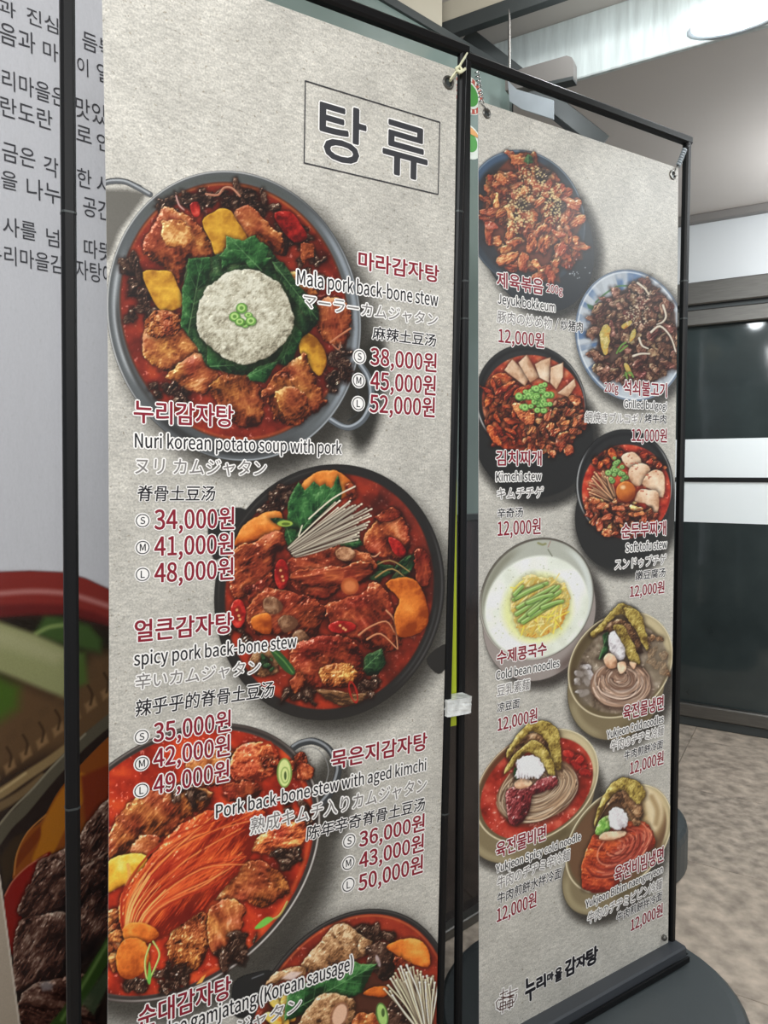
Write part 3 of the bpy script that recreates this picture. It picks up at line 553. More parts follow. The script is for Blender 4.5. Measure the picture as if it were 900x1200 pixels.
def dish_sausage(P):
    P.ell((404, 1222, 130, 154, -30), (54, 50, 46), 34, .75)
    P.flat(C11(-60, 420, 40, 372, 110, 372, 70, 460, 20, 560, -60, 560), (30, 30, 30), 2, 1, True); P.stroke(C11(20, 400, 70, 380), 1.4, (90, 90, 92))
    P.ell((408, 1215, 125, 150, -30), (36, 33, 33), 1.3); P.ring((408, 1215, 123, 148, -30), 1.2, (92, 88, 84), 1.6, .6, (180, 330))
    P.texell((408, 1215, 119, 144, -28), [(80, 22, 14), (112, 28, 16), (142, 38, 20), (164, 52, 26)], 22, 4, 33, 2, spk=.2); P.ring((408, 1215, 117, 142, -28), 2, (190, 96, 50), 2, .6, (180, 340))
    scatter(P, C11(440, 165, 560, 180, 640, 215, 600, 245, 520, 240), 'dark', 20, 5, 51, asp=2)
    P.flat(C11(80, 430, 300, 390, 560, 380, 640, 420, 800, 400, 830, 700, 60, 700), (66, 34, 22), 20, .9)
    P.food(C11(238, 335, 320, 240, 385, 165, 445, 162, 485, 200, 548, 240, 525, 295, 460, 322, 360, 352, 270, 372), 'browns', 40, 1.3, tone=.12)
    P.food(C11(380, 170, 440, 165, 480, 210, 440, 250, 390, 220), 'browns', tone=.26, occ=.2, sc=6); P.food(C11(500, 220, 548, 240, 520, 295, 490, 270), 'browns', tone=.15)
    P.food(C11(78, 430, 130, 370, 240, 345, 252, 385, 150, 412), 'browns', -20, 2, tone=.12); P.flat(C11(150, 400, 190, 370, 240, 372, 200, 408), (206, 186, 182), 3, .8)
    P.food(C11(525, 270, 570, 240, 620, 260, 648, 330, 630, 400, 580, 405, 540, 350), 'dark', tone=-.12, sc=14); P.ell((443, 1126, 3, 7, 2), (190, 170, 170), 2.5, .8)
    P.food(C11(612, 262, 655, 235, 715, 222, 772, 240, 802, 300, 792, 350, 720, 332, 660, 300), 'orange', tone=.14); P.food(C11(650, 300, 720, 330, 700, 350, 650, 340), 'redmeat')
    P.food(C11(505, 470, 560, 435, 620, 440, 600, 480), 'orange', tone=-.1); scatter(P, C11(130, 480, 200, 470, 190, 600, 100, 620), 'egg', 14, 7, 52)
    leaf(P, C11(175, 462, 300, 395, 400, 350, 470, 325, 500, 340, 572, 335, 530, 400, 505, 462, 470, 480, 420, 492, 330, 482, 240, 560, 160, 590), C11(200, 540)[0], C11(560, 340)[0], n=8, tone=-.04)
    P.food(C11(222, 600, 300, 490, 360, 466, 462, 490, 472, 560, 440, 640, 220, 660), 'browns', 70, 1.3, tone=.1); P.ell((290+405/3.75, 1040+560/3.75, 9, 13, -3), (206, 160, 130), 3); P.ring((290+405/3.75, 1040+560/3.75, 10, 14, -3), 2, (130, 80, 56), 2, .8)
    P.food(C11(470, 570, 540, 550, 580, 600, 560, 660, 460, 660), 'meat', tone=.1); P.food(C11(620, 520, 680, 500, 720, 580, 680, 660, 620, 640), 'dark', sc=12)
    P.ell((290+592/3.75, 1040+560/3.75, 7, 14, 2), (150, 186, 96), 1.5); P.ring((290+592/3.75, 1040+560/3.75, 6.5, 13.5, 2), 1.6, (70, 110, 44)); P.ell((290+596/3.75, 1040+550/3.75, 2, 5), (60, 86, 36), 1.5)
    enoki(P, [(491, 1206), (505, 1204)], [C11(600, 430)[0], C11(640, 390)[0], C11(660, 350)[0], C11(700, 330)[0], C11(740, 350)[0], C11(790, 355)[0], C11(825, 395)[0]], (244, 234, 192), 52, 8, 1.5, 2.2)
R1 = crop(550, 160, 4.8); R2 = crop(665, 300, 5.714); R3 = crop(550, 390, 5.217); R4 = crop(665, 490, 5.714); R5 = crop(555, 620, 5.217); R6 = crop(655, 690, 5.714); R7 = crop(555, 830, 4.8); R8 = crop(655, 890, 5.714)
def dish_jeyuk(P):
    P.ell((634, 284, 72, 92, 15), (58, 58, 58), 18, .8); P.ell((628, 280, 68, 85, 15), (44, 48, 54), 1.4)
    for k in range(4): P.ring((627, 278-k*.5, 63-k*3.4, 80-k*3.8, 15), 1.4, (110, 130, 148), 1.4, .55, (110, 190))
    P.ell((615, 256, 71, 80, 8), (52, 62, 74), 1.4); P.ring((615, 256, 67, 76, 8), 8, (70, 98, 132), 5, .9, (170, 300)); P.ring((615, 256, 70, 79, 8), 1.3, (150, 170, 186), 1.4, .8, (100, 400))
    P.ell((616, 258, 63, 71, 8), (48, 48, 54), 4)
    reg = R1(70, 430, 110, 240, 170, 180, 240, 110, 320, 85, 380, 140, 480, 200, 520, 280, 580, 310, 600, 420, 635, 490, 600, 560, 635, 600, 635, 690, 560, 700, 490, 700, 510, 820, 400, 790, 380, 730, 300, 760, 230, 740, 180, 690, 110, 560, 80, 490)
    P.flat(reg, (132, 56, 34), 4, .9); scatter(P, reg, 'jeyuk', 170, 8, 61, tone=.16, asp=2.1, sc=6, occ=.45)
    for c in ((300, 390), (390, 220), (500, 420)): scatter(P, ell_pts(*R1(*c)[0], 7, 6, n=10), 'dark', 2, 6, c[0])
    for cx, cy, hw, hh, n in ((622, 208, 18, 14, 60), (628, 226, 20, 12, 60), (606, 236, 12, 16, 60), (648, 246, 11, 18, 70), (614, 256, 13, 10, 60), (650, 225, 9, 12, 40), (603, 262, 8, 14, 40)): P.dots(n, (cx, cy, hw, hh), (238, 210, 140), (.6, 1.1), .9, cx)
    leaf(P, R1(305, 140, 330, 100, 355, 115, 360, 150, 330, 158), R1(330, 155)[0], R1(330, 105)[0], tone=.1, n=3); P.dots(14, (680, 315, 14, 12), (220, 226, 230), (.5, .9), .8, 7)
def dish_bulgogi(P):
    P.ell((743, 400, 68, 82, 5), (70, 68, 66), 16, .75); E = (739, 393, 65, 77, 5); P.ell(E, (196, 204, 212), 1.3)
    w = P.win(670, 312, 808, 475)
    if w:
        X = P.X[w]; Y = P.Y[w]; d = ell_sdf(X, Y, *E); an = np.arctan2(Y-393, X-739)
        n = smooth01((vnoise(an*9+40, an*0+3)-.42)*3)*smooth01((fbm(X, Y, 14, 2)-.25)*3); b = smooth01((-d+1)/3)*smooth01((d+40)/14)
        lef = smooth01((-(X-739)*.8-(Y-393)*.35+20)/50)
        P.put(w, n*b*(.15+.75*lef), np.array((72, 112, 166))/255.); P.put(w, smooth01((fbm(an*14, d*.05, 1.0, 2, seed=3)-.5)*5)*b*.35, np.array((150, 156, 166))/255.)
    P.ring((739, 393, 64, 76, 5), 1.5, (78, 100, 130), 1.4, .8); P.ring((739, 393, 62, 74, 5), 1.5, (232, 238, 244), 1.4, .8)
    P.stroke(R2(190, 310, 250, 255, 330, 205, 400, 200), 2, (84, 140, 80)); P.flat(R2(130, 320, 200, 340, 180, 370, 140, 350), (60, 110, 70), 2)
    reg = R2(180, 330, 260, 290, 340, 240, 470, 190, 540, 165, 600, 220, 650, 280, 720, 380, 735, 640, 720, 740, 600, 800, 520, 830, 380, 850, 250, 800, 190, 770, 180, 640, 210, 560, 160, 520, 170, 400)
    P.flat(reg, (92, 58, 44), 4, .9); scatter(P, reg, 'bulgogi', 210, 6.2, 62, tone=.18, asp=1.9, sc=5, occ=.45)
    for q in ((640, 330, 660, 400, 640, 440, 600, 460), (560, 510, 620, 470, 690, 540, 725, 640), (440, 670, 490, 655, 550, 655), (480, 550, 500, 600, 540, 620), (470, 180, 520, 220, 545, 260)): P.stroke(R2(*q), 2.6, (222, 206, 180), 1.6, hi=(244, 236, 220), occ=.4)
    for q in (R2(215, 530, 240, 460, 280, 465, 285, 540, 265, 650, 240, 640), R2(420, 520, 450, 490, 460, 530, 420, 580), R2(380, 720, 410, 730, 430, 800, 400, 790), R2(360, 470, 420, 430, 430, 450, 380, 490)): P.food(q, 'egg', tone=.14)
    for q in ((330, 650, 360, 600, 390, 580), (350, 640, 400, 600), (380, 800, 420, 780, 440, 810), (390, 780, 400, 820)): P.stroke(R2(*q), 2, (110, 160, 60), occ=.3)
    P.dots(110, (748, 370, 16, 16), (226, 204, 170), (.5, .9), .8, 3); P.dots(50, (752, 345, 12, 9), (226, 204, 170), (.5, .9), .8, 4)
def dish_kimchi_stew(P):
    P.ell((630, 516, 76, 80, 4), (48, 46, 44), 16, .85); P.ell((625, 510, 70, 73, 4), (38, 37, 36), 1.4); P.ell((622, 470, 65, 67, 5), (44, 43, 43), 1.3)
    P.ring((622, 470, 64, 66, 5), 1.5, (206, 206, 204), 1.3, .9, (120, 200)); P.ring((622, 470, 63.5, 65.5, 5), 1.2, (150, 150, 150), 1.3, .8, (-70, 80)); P.ring((622, 471, 60, 62, 5), 3, (24, 22, 22), 3, .8)
    P.texell((625, 474, 60, 58, 4), [(150, 34, 14), (196, 58, 28), (218, 84, 42), (232, 130, 84)], 8, 4, 63, 2, spk=.3)
    for i, q in enumerate((R3(100, 330, 170, 250, 240, 260, 310, 330, 320, 400, 240, 430, 140, 420), R3(90, 420, 200, 360, 300, 410, 280, 470, 150, 480), R3(100, 560, 130, 470, 230, 450, 340, 530, 330, 600, 200, 620), R3(140, 640, 220, 590, 340, 560, 370, 620, 300, 700, 200, 700))): P.food(q, 'kimchi', 20+i*12, 2.5, tone=.14, sc=6)
    scatter(P, R3(90, 330, 320, 300, 330, 560, 300, 690, 150, 660), 'kimchi', 60, 6, 64, tone=.12, asp=3)
    scatter(P, R3(370, 560, 420, 480, 520, 420, 640, 400, 690, 480, 690, 560, 640, 660, 520, 740, 400, 720, 350, 650), 'jeyuk', 70, 6.5, 65, tone=.1, asp=2, sc=5); scatter(P, R3(370, 560, 420, 480, 520, 420, 640, 400, 690, 480, 690, 560, 640, 660, 520, 740, 400, 720, 350, 650), 'jeyuk', 40, 5, 66, tone=.1, asp=2, sc=5)
    for q in (R3(215, 228, 262, 162, 372, 272, 340, 325), R3(298, 182, 350, 138, 428, 270, 372, 305), R3(400, 192, 440, 170, 496, 152, 488, 305, 430, 275), R3(498, 212, 572, 182, 572, 272, 532, 345, 495, 305), R3(542, 368, 642, 282, 652, 325, 602, 392)): P.food(q, 'tofu', smooth=False, tone=.05); P.stroke([q[1], q[2]], 1.4, (196, 130, 92), .8, al=.6)
    P.food(R3(270, 470, 300, 430, 390, 500, 400, 550, 350, 560), 'jeyuk', tone=.08)
    rs = np.random.RandomState(2); rings(P, [(632+rs.randn()*9, 465+rs.randn()*7) for _ in range(44)], 3.8, 5, (96, 172, 60), (180, 226, 120))
def dish_tofu_stew(P):
    P.ell((735, 606, 62, 72, -5), (50, 48, 46), 15, .85); P.ell((729, 600, 55, 67, -6), (40, 39, 38), 1.4); P.ell((732, 568, 57, 65, 0), (42, 41, 41), 1.3)
    P.ring((732, 568, 55.5, 63.5, 0), 1.4, (196, 198, 198), 1.3, .85, (110, 230)); P.ring((732, 568, 55, 63, 0), 1.2, (170, 170, 168), 1.3, .8, (-60, 50)); P.ring((732, 569, 52, 60, 0), 3, (26, 24, 24), 3, .7)
    P.texell((734, 576, 52, 55, 0), [(160, 26, 12), (204, 46, 24), (222, 66, 36), (234, 120, 76)], 7, 4, 73, 2, spk=.3)
    scatter(P, R4(180, 280, 300, 210, 360, 240, 300, 300, 220, 330), 'kimchi', 26, 5, 71, tone=.14); scatter(P, R4(480, 240, 620, 280, 640, 340, 520, 320), 'kimchi', 24, 4, 72, tone=.1)
    enoki(P, [R4(290, 560)[0], R4(325, 520)[0]], [R4(140, 510)[0], R4(140, 450)[0], R4(150, 380)[0], R4(190, 345)[0], R4(240, 345)[0], R4(275, 360)[0]], (250, 184, 128), 24, 9, 1.2, 1.8)
    for q in (R4(360, 260, 430, 225, 480, 260, 490, 310, 420, 340), R4(420, 330, 500, 300, 555, 345, 500, 440, 450, 450, 410, 390), R4(540, 370, 600, 345, 650, 390, 640, 530, 560, 480, 500, 440), R4(480, 480, 540, 480, 610, 500, 600, 640, 520, 570, 450, 560)): P.food(q, 'tofu', tone=.02); P.dots(8, (q[0][0]+5, q[0][1]+1, 8, 7), (196, 70, 40), (.6, 1), .8, int(q[0][0]))
    scatter(P, R4(120, 600, 200, 540, 330, 580, 440, 580, 560, 620, 600, 700, 500, 740, 400, 800, 280, 790, 170, 700), 'jeyuk', 90, 5, 74, tone=.14, asp=2, sc=5)
    rs = np.random.RandomState(3); rings(P, [(724+rs.randn()*5, 556+rs.randn()*8) for _ in range(26)], 3.2, 6, (90, 150, 60), (176, 214, 120))
    P.ell((734.5, 578, 12, 12.5), (120, 30, 10), 3, .6); P.food([(733.5+11.5*math.cos(t), 576+12*math.sin(t)) for t in np.arange(0, 6.2, .5)], 'orange', dome=1.1, R=12, jag=0, tone=.1, occ=.3, sc=40); P.ell((730, 571, 3, 2.4), (255, 214, 160), 3, .8)
def dish_bean(P):
    P.ell((640, 728, 70, 80, -10), (60, 52, 48), 16, .8); P.ell((632, 722, 66, 76, -10), (150, 138, 132), 1.4); P.ring((634, 722, 60, 70, -10), 10, (92, 74, 68), 10, .8, (10, 80))
    P.ell((629, 702, 67, 72, -8), (92, 84, 74), 1.2); P.ell((629.5, 702.5, 65, 70, -8), (176, 178, 164), 1.4); P.ring((629, 702, 60, 65, -8), 8, (130, 128, 108), 7, .8, (150, 260)); P.ring((630, 703, 61, 66, -8), 6, (214, 220, 214), 5, .8, (-70, 40)); P.ring((629, 702, 66, 71, -8), 1.2, (224, 218, 206), 1.2, .7, (60, 200))
    P.texell((629, 711, 61, 60, -6), [(214, 218, 200), (226, 230, 216), (234, 238, 226), (240, 242, 234)], 30, 3, 83, 4)
    P.dots(110, (629, 712, 58, 56), (170, 172, 140), (.4, .8), .7, 8); P.stroke(R5(395, 85, 420, 95, 440, 90), 2.6, (140, 140, 90)); P.stroke(R5(470, 75, 455, 110), .9, (170, 120, 110)); P.stroke(R5(455, 125, 480, 165), 1.2, (110, 112, 90))
    P.ell((630, 713, 41, 42, -3), (222, 224, 120), 12, .7)
    reg = R5(230, 440, 280, 320, 350, 280, 470, 300, 560, 350, 580, 420, 560, 560, 460, 640, 350, 660, 260, 600)
    P.food(reg, 'egg', tone=.2, sc=6, occ=.2, jag=5); rs = np.random.RandomState(4)
    for k in range(70):
        x, y = R5(260+280*rs.rand(), 320+310*rs.rand())[0]
        if inside(reg, x, y):
            a = -.9+rs.randn()*.6; L = 6+6*rs.rand(); P.stroke([(x-L*math.cos(a), y-L*math.sin(a)), (x+rs.randn(), y+rs.randn()), (x+L*math.cos(a), y+L*math.sin(a))], 1.5, [(236, 208, 110), (214, 176, 60), (230, 214, 60), (196, 150, 50), (244, 228, 150)][rs.randint(5)], al=.9)
    for x0, y0, x1, y1 in ((245, 430, 330, 370), (300, 390, 450, 330), (260, 420, 420, 345), (270, 480, 500, 350), (260, 520, 440, 420), (280, 560, 520, 350), (300, 570, 520, 440), (340, 520, 530, 380), (420, 480, 545, 440), (330, 450, 480, 400), (250, 400, 300, 350)):
        P.stroke(R5(x0, y0, (x0+x1)/2+6, (y0+y1)/2-8, x1, y1), 4.6, (128, 170, 72), 3.6, hi=(196, 222, 140), occ=.35); P.stroke(R5(x0+6, y0+14, x1+4, y1+12), 1, (60, 110, 40), .8, al=.7)
def brass(P, rim, body, seed, dark=False):
    P.ell((body[0]+6, body[1]+7, body[2]+6, body[3]+5, body[4]), (56, 50, 44), 15, .8); P.ell(body, (122, 106, 74), 1.4)
    P.ring((body[0]+2, body[1], body[2]-8, body[3]-8, body[4]), 12, (88, 74, 46), 12, .8, (20, 95)); P.ring((body[0], body[1], body[2]-5, body[3]-5, body[4]), 7, (164, 150, 112), 7, .6, (100, 165))
    P.ell(rim, (150, 134, 96), 1.2); P.ell((rim[0], rim[1]+1, rim[2]-2, rim[3]-2, rim[4]), (98, 82, 54), 2); P.ring((rim[0], rim[1], rim[2]-6, rim[3]-6, rim[4]), 9, (206, 188, 142), 6, .9, (-80, 20)); P.ring((rim[0], rim[1], rim[2]-5, rim[3]-5, rim[4]), 7, (84, 66, 40), 6, .8, (150, 260)); P.ring(rim, 1.3, (226, 212, 176), 1.2, .85)
def noodles(P, cx, cy, rx, ry, cols, n, seed, k=0, wd=1.3):
    # a draped bundle: nested arcs hanging from a knot near the top
    rs = np.random.RandomState(seed); P.ell((cx+2, cy+3, rx+2, ry+2, k), (60, 30, 20), 6, .55); P.ell((cx, cy, rx, ry, k), np.array(cols[-1])*.9, 2.5)
    for i in range(n):
        f = 1-(i/n)*.9; a0 = -.5+rs.randn()*.35; L = 2.6+rs.rand()*1.6; x0 = rs.randn()*1.8*(1-f*.5); y0 = rs.randn()*1.0-(1-f)*ry*.42; pts = []
        if rs.rand() < .3: a0 = rs.rand()*6.28; L = 1.4
        for t in np.linspace(a0, a0+L, 9):
            w_ = 1+.05*math.sin(3*t+i); pts.append((cx+x0+rx*f*.95*w_*math.cos(t)+k*f*math.sin(t), cy+y0+ry*f*.95*w_*math.sin(t)))
        c = np.clip(np.array(cols[rs.randint(len(cols))])*(.82+.3*rs.rand()), 0, 255); P.stroke(pts, wd*(.8+.7*rs.rand()), c, soft=1.1, al=.9, occ=.25 if rs.rand() < .4 else 0)
def jeon(P, lobes, under):
    for q in under: P.food(q, 'browns', tone=-.05, occ=.5)
    for i, q in enumerate(lobes): P.food(q, 'jeon', tone=.06 if i else .02, occ=.6, dome=.8)
def dish_cold(P):
    brass(P, (727, 779, 61, 62, -12), (722, 803, 57, 64, -8), 1)
    P.texell((729, 784, 53, 52, -10), [(84, 68, 52), (116, 98, 78), (146, 128, 106), (176, 160, 140)], 9, 4, 91, 3, spk=.25)
    scatter(P, R6(110, 560, 200, 470, 250, 480, 210, 620, 200, 760, 130, 690), 'radish', 18, 4.5, 92, tone=.1, occ=.3, sc=4); w = None
    P.ell((684, 803, 10, 24, 3), (112, 98, 84), 9, .7); scatter(P, R6(600, 330, 680, 330, 730, 450, 700, 600, 620, 560), 'browns', 16, 5, 93, tone=.1, occ=.3); P.ell((770, 775, 14, 24), (140, 124, 100), 12, .6)
    noodles(P, 727, 802, 35, 27, [(196, 158, 130), (214, 180, 154), (176, 136, 108), (228, 200, 178), (150, 110, 86)], 74, 94)
    jeon(P, [R6(215, 300, 290, 220, 340, 160, 420, 95, 500, 140, 470, 200, 420, 170, 350, 210, 290, 280, 240, 330), R6(430, 130, 520, 140, 560, 200, 600, 380, 580, 410, 540, 330, 500, 260), R6(360, 250, 420, 240, 480, 330, 545, 480, 520, 510, 450, 440, 400, 330)], [R6(230, 300, 340, 220, 440, 210, 540, 330, 560, 420, 500, 430, 420, 300, 300, 290)])
    leaf(P, R6(290, 310, 330, 290, 350, 340, 330, 420, 285, 475, 262, 470, 300, 390), R6(270, 470)[0], R6(325, 300)[0], n=3, tone=-.02)
    P.food(R6(330, 310, 375, 280, 400, 330, 440, 400, 430, 470, 385, 470, 340, 400), 'radish', tone=.0); P.food(R6(300, 470, 330, 430, 375, 450, 390, 520, 330, 530), 'tofu', tone=-.02); P.food(R6(390, 500, 440, 490, 450, 540, 410, 570), 'tofu'); P.food(R6(470, 490, 520, 500, 500, 540), 'tofu', tone=-.08)
def dish_spicy_cold(P):
    brass(P, (629, 921, 72, 67, -22), (622, 945, 75, 67, -28), 2)
    P.texell((629, 924, 66, 60, -20), [(116, 22, 12), (158, 32, 20), (184, 46, 30), (206, 80, 58)], 14, 4, 101, 2, spk=.35); P.ring((629, 921, 66, 61, -20), 7, (110, 30, 14), 7, .5, (170, 260))
    scatter(P, R7(500, 230, 600, 250, 650, 340, 640, 400, 560, 300), 'chili', 14, 5, 102, tone=.12, occ=.3)
    noodles(P, 629, 927, 47, 38, [(206, 176, 140), (190, 156, 120), (222, 196, 164), (168, 132, 98), (140, 104, 74)], 92, 103, -14)
    jeon(P, [R7(190, 280, 200, 220, 260, 130, 330, 75, 420, 75, 475, 130, 490, 220, 495, 340, 450, 330, 420, 200, 340, 130, 270, 180), R7(165, 380, 200, 300, 260, 230, 330, 180, 400, 220, 450, 310, 450, 390, 410, 350, 370, 290, 310, 250, 250, 290, 200, 350)], [R7(195, 260, 250, 180, 330, 140, 400, 170, 450, 280, 470, 340, 400, 280, 340, 200, 260, 240, 210, 310)])
    P.food(R7(185, 560, 180, 480, 230, 440, 320, 440, 380, 395, 460, 380, 470, 430, 400, 470, 330, 490, 320, 560, 270, 640, 210, 655), 'sauce', tone=.06); P.food(R7(230, 420, 280, 390, 330, 420, 290, 450, 240, 450), 'tofu', tone=-.08)
    P.food(R7(225, 350, 240, 330, 250, 390, 235, 400), 'leaf'); P.food(R7(240, 350, 250, 290, 310, 262, 370, 290, 390, 350, 370, 390, 290, 395, 250, 390), 'radish', 60, 3, tone=.0, jag=6)
    for k in range(7): P.stroke(R7(270+12*k, 300, 262+17*k, 395), 1.2, (250, 248, 250), .9, al=.8)
def dish_bibim(P):
    brass(P, (725, 983, 62, 64, -22), (716, 1008, 57, 64, -25), 3)
    P.ell((724, 984, 57, 59, -20), (104, 70, 44), 3); P.ell((754, 960, 25, 34, -8), (190, 160, 106), 14, .95); P.flat(R8(570, 200, 640, 220, 690, 290, 690, 400, 640, 480, 600, 400), (222, 204, 164), 8, .8, True); P.stroke(R8(620, 250, 660, 340, 650, 430), 6, (156, 124, 78), soft=6, al=.8)
    P.food(R8(150, 830, 160, 680, 200, 580, 240, 500, 350, 440, 480, 410, 580, 420, 630, 490, 640, 580, 560, 640, 460, 760, 360, 860, 250, 890, 170, 870), 'kimchi', 10, 2.5, tone=-.14, sc=7, R=16, dome=.7)
    rs = np.random.RandomState(9); BN = R8(150, 830, 160, 680, 200, 580, 240, 500, 350, 440, 480, 410, 580, 420, 630, 490, 640, 580, 560, 640, 460, 760, 360, 860, 250, 890, 170, 870)
    for i in range(110):
        f = 1-.88*((i*.6180339) % 1); a0 = -.7+rs.randn()*.5; cx, cy, rx, ry, k = (722, 996, 40, 40, -20) if i % 3 else (734, 988, 28, 22, -14)
        pts = [(cx+rx*f*math.cos(t)+k*f*math.sin(t), cy-4*(1-f)+ry*f*math.sin(t)) for t in np.linspace(a0, a0+1.2+1.6*rs.rand(), 7)]
        if any(not inside(BN, x, y) for x, y in pts[1:-1]): continue
        P.stroke(pts, 1.7, [(200, 84, 56), (150, 38, 26), (220, 130, 98), (110, 24, 16), (176, 60, 40), (132, 32, 20)][rs.randint(6)], al=.8, soft=1.2)
    jeon(P, [R8(240, 450, 250, 350, 300, 230, 370, 150, 440, 120, 520, 140, 570, 200, 575, 260, 520, 300, 470, 240, 410, 200, 330, 270, 290, 350)], [R8(250, 440, 300, 340, 360, 250, 420, 220, 500, 300, 550, 330, 545, 430, 500, 440, 450, 340, 390, 290, 320, 330), R8(420, 210, 480, 230, 555, 300, 560, 390, 510, 380, 460, 300)])
    P.food(R8(245, 500, 260, 430, 310, 380, 350, 380, 350, 450, 310, 500), 'scallion', tone=-.08); P.food(R8(270, 530, 300, 490, 440, 480, 440, 510, 340, 540), 'tofu', tone=-.04)
    P.food(R8(330, 350, 380, 325, 430, 340, 455, 400, 440, 460, 380, 468, 340, 430), 'radish', 60, 2, tone=-.02, jag=5)
def small_handle(P): pass
C12 = crop(0, 660, 4); C13 = crop(0, 900, 4)
def wall_food(P):
    # the blurred vegetables, basket and ribs printed on the lower half of the wall board
    P.flat([(-30, 690), (0, 680), (60, 684), (150, 712), (190, 730), (190, 1230), (-30, 1230)], (46, 30, 20), 6, 1)
    P.flat(C12(-80, 360, 60, 240, 300, 250, 470, 330, 620, 380, 620, 460, 520, 500, 300, 460), (34, 26, 16), 24, 1)
    P.flat(C12(-80, 560, 120, 560, 300, 640, 420, 420, 620, 400, 620, 800, 200, 900, -80, 1040), (104, 74, 44), 30, 1)
    for k in range(9):
        x = -60+k*76; y = 1010-k*58
        P.flat([(x/4., 660+y/4.), (x/4.+12, 660+y/4.-9), (x/4.+15, 660+y/4.+1), (x/4.+3, 660+y/4.+10)], (150, 112, 70), 5, .9); P.stroke([(x/4.+4, 660+y/4.-22), (x/4.+9, 660+y/4.-12), (x/4.+7, 660+y/4.)], 3, (60, 40, 22), soft=3, al=.8)
        P.flat([(x/4.+2, 660+y/4.-36), (x/4.+14, 660+y/4.-44), (x/4.+17, 660+y/4.-34), (x/4.+4, 660+y/4.-26)], (98, 70, 42), 6, .7)
    P.flat(C12(-80, 540, 0, 530, 90, 580, 80, 680, 0, 740, -80, 780), (70, 104, 22), 22, 1)
    P.flat(C12(160, 330, 210, 240, 280, 250, 420, 290, 480, 360, 470, 420, 380, 400, 260, 370), (64, 92, 38), 12, 1); P.stroke(C12(170, 330, 230, 300, 300, 290), 5, (128, 150, 80), soft=5)
    P.flat(C12(300, 400, 400, 420, 410, 560, 330, 600, 290, 560), (78, 104, 40), 10, 1)
    P.flat(C12(-80, 250, 0, 275, 160, 330, 320, 400, 340, 520, 300, 630, 220, 600, 100, 550, -80, 480), (158, 160, 104), 10, 1); P.flat(C12(-80, 290, 0, 300, 140, 350, 300, 430, 260, 470, 100, 420, -80, 370), (182, 180, 130), 18, .8)
    P.flat(C12(-80, 60, 0, 40, 140, 35, 300, 42, 400, 70, 520, 125, 640, 180, 640, 330, 520, 290, 430, 262, 300, 235, 140, 235, 0, 248, -80, 260), (148, 44, 36), 5, 1); P.stroke(C12(-80, 150, 0, 142, 150, 132, 300, 140, 400, 165, 520, 205), 6, (206, 138, 132), soft=7, al=.8); P.flat(C12(-80, 200, 140, 190, 300, 195, 440, 230, 560, 280, 520, 300, 300, 240, -80, 262), (104, 26, 24), 8, .8)
    P.stroke(C12(-80, 1110, 0, 1080, 120, 1000, 240, 920, 330, 850), 14, (150, 122, 78), 9, soft=4); P.stroke(C12(-80, 1170, 0, 1140, 100, 1080, 200, 1000), 12, (122, 96, 62), 8, soft=5); P.stroke(C12(-60, 1100, 0, 1070, 120, 985), 3, (190, 162, 112), soft=3)
    # pot rim and ribs
    P.flat(C13(-80, 400, 0, 240, 60, 180, 160, 90, 300, -60, 420, -180, 560, -270, 620, -290, 620, 1200, 60, 1200, -80, 900), (40, 26, 20), 3, 1, False)
    P.stroke(C13(-60, 400, 30, 270, 110, 190, 210, 70, 300, -30, 400, -130, 520, -230), 15, (92, 84, 66), 13, soft=3); P.stroke(C13(-80, 370, 0, 262, 60, 190, 160, 90, 240, 0, 400, -160), 2.5, (142, 132, 108), soft=2)
    P.flat(C13(0, 420, 60, 330, 110, 300, 60, 500, 20, 560), (60, 42, 22), 5, 1)
    P.flat(C13(64, 480, 80, 400, 130, 300, 200, 240, 280, 100, 420, -60, 560, -190, 620, -200, 620, 300, 300, 380, 200, 440, 70, 520), (150, 72, 14), 2, 1, True)
    P.flat(C13(150, 440, 190, 330, 200, 260, 290, 100, 380, 20, 420, 100, 300, 300, 240, 410), (186, 108, 14), 4, 1, True); P.flat(C13(75, 470, 95, 380, 170, 290, 190, 280, 180, 340, 100, 440), (126, 50, 12), 3, 1, True)
    P.flat(C13(380, 40, 470, 0, 620, -60, 620, 250, 400, 260), (134, 44, 14), 6, 1); P.stroke(C13(66, 500, 80, 400, 130, 300, 215, 220), 1.6, (196, 122, 50), soft=1.5)
    P.flat(C13(18, 640, 40, 560, 100, 490, 200, 410, 240, 400, 200, 520, 120, 620, 90, 800, 60, 880, 40, 800), (150, 22, 14), 2.5, 1, True); P.stroke(C13(22, 600, 60, 530, 130, 460, 220, 405), 1.5, (204, 110, 80), soft=1.5)
    for q, tn, fb in ((C13(180, 440, 260, 400, 360, 330, 420, 240, 500, 150, 620, 60, 620, 500, 420, 560, 300, 640, 220, 620, 160, 540), -.02, -60), (C13(90, 690, 110, 600, 180, 480, 260, 430, 320, 480, 320, 640, 220, 700), .06, -50), (C13(60, 900, 90, 720, 200, 690, 320, 680, 350, 800, 300, 960, 180, 1060, 70, 1040), .0, -60), (C13(330, 560, 460, 420, 620, 380, 620, 760, 420, 880, 320, 900), -.14, -60), (C13(100, 1060, 300, 980, 460, 1000, 420, 1300, 120, 1300), -.06, 20)):
        P.n += 1; P.food(q, 'ribs', fb, 2.2, tone=tn, sc=9)
    P.flat(C13(185, 1010, 220, 1000, 250, 1015, 240, 1040, 200, 1045), (150, 140, 140), 5, .8)
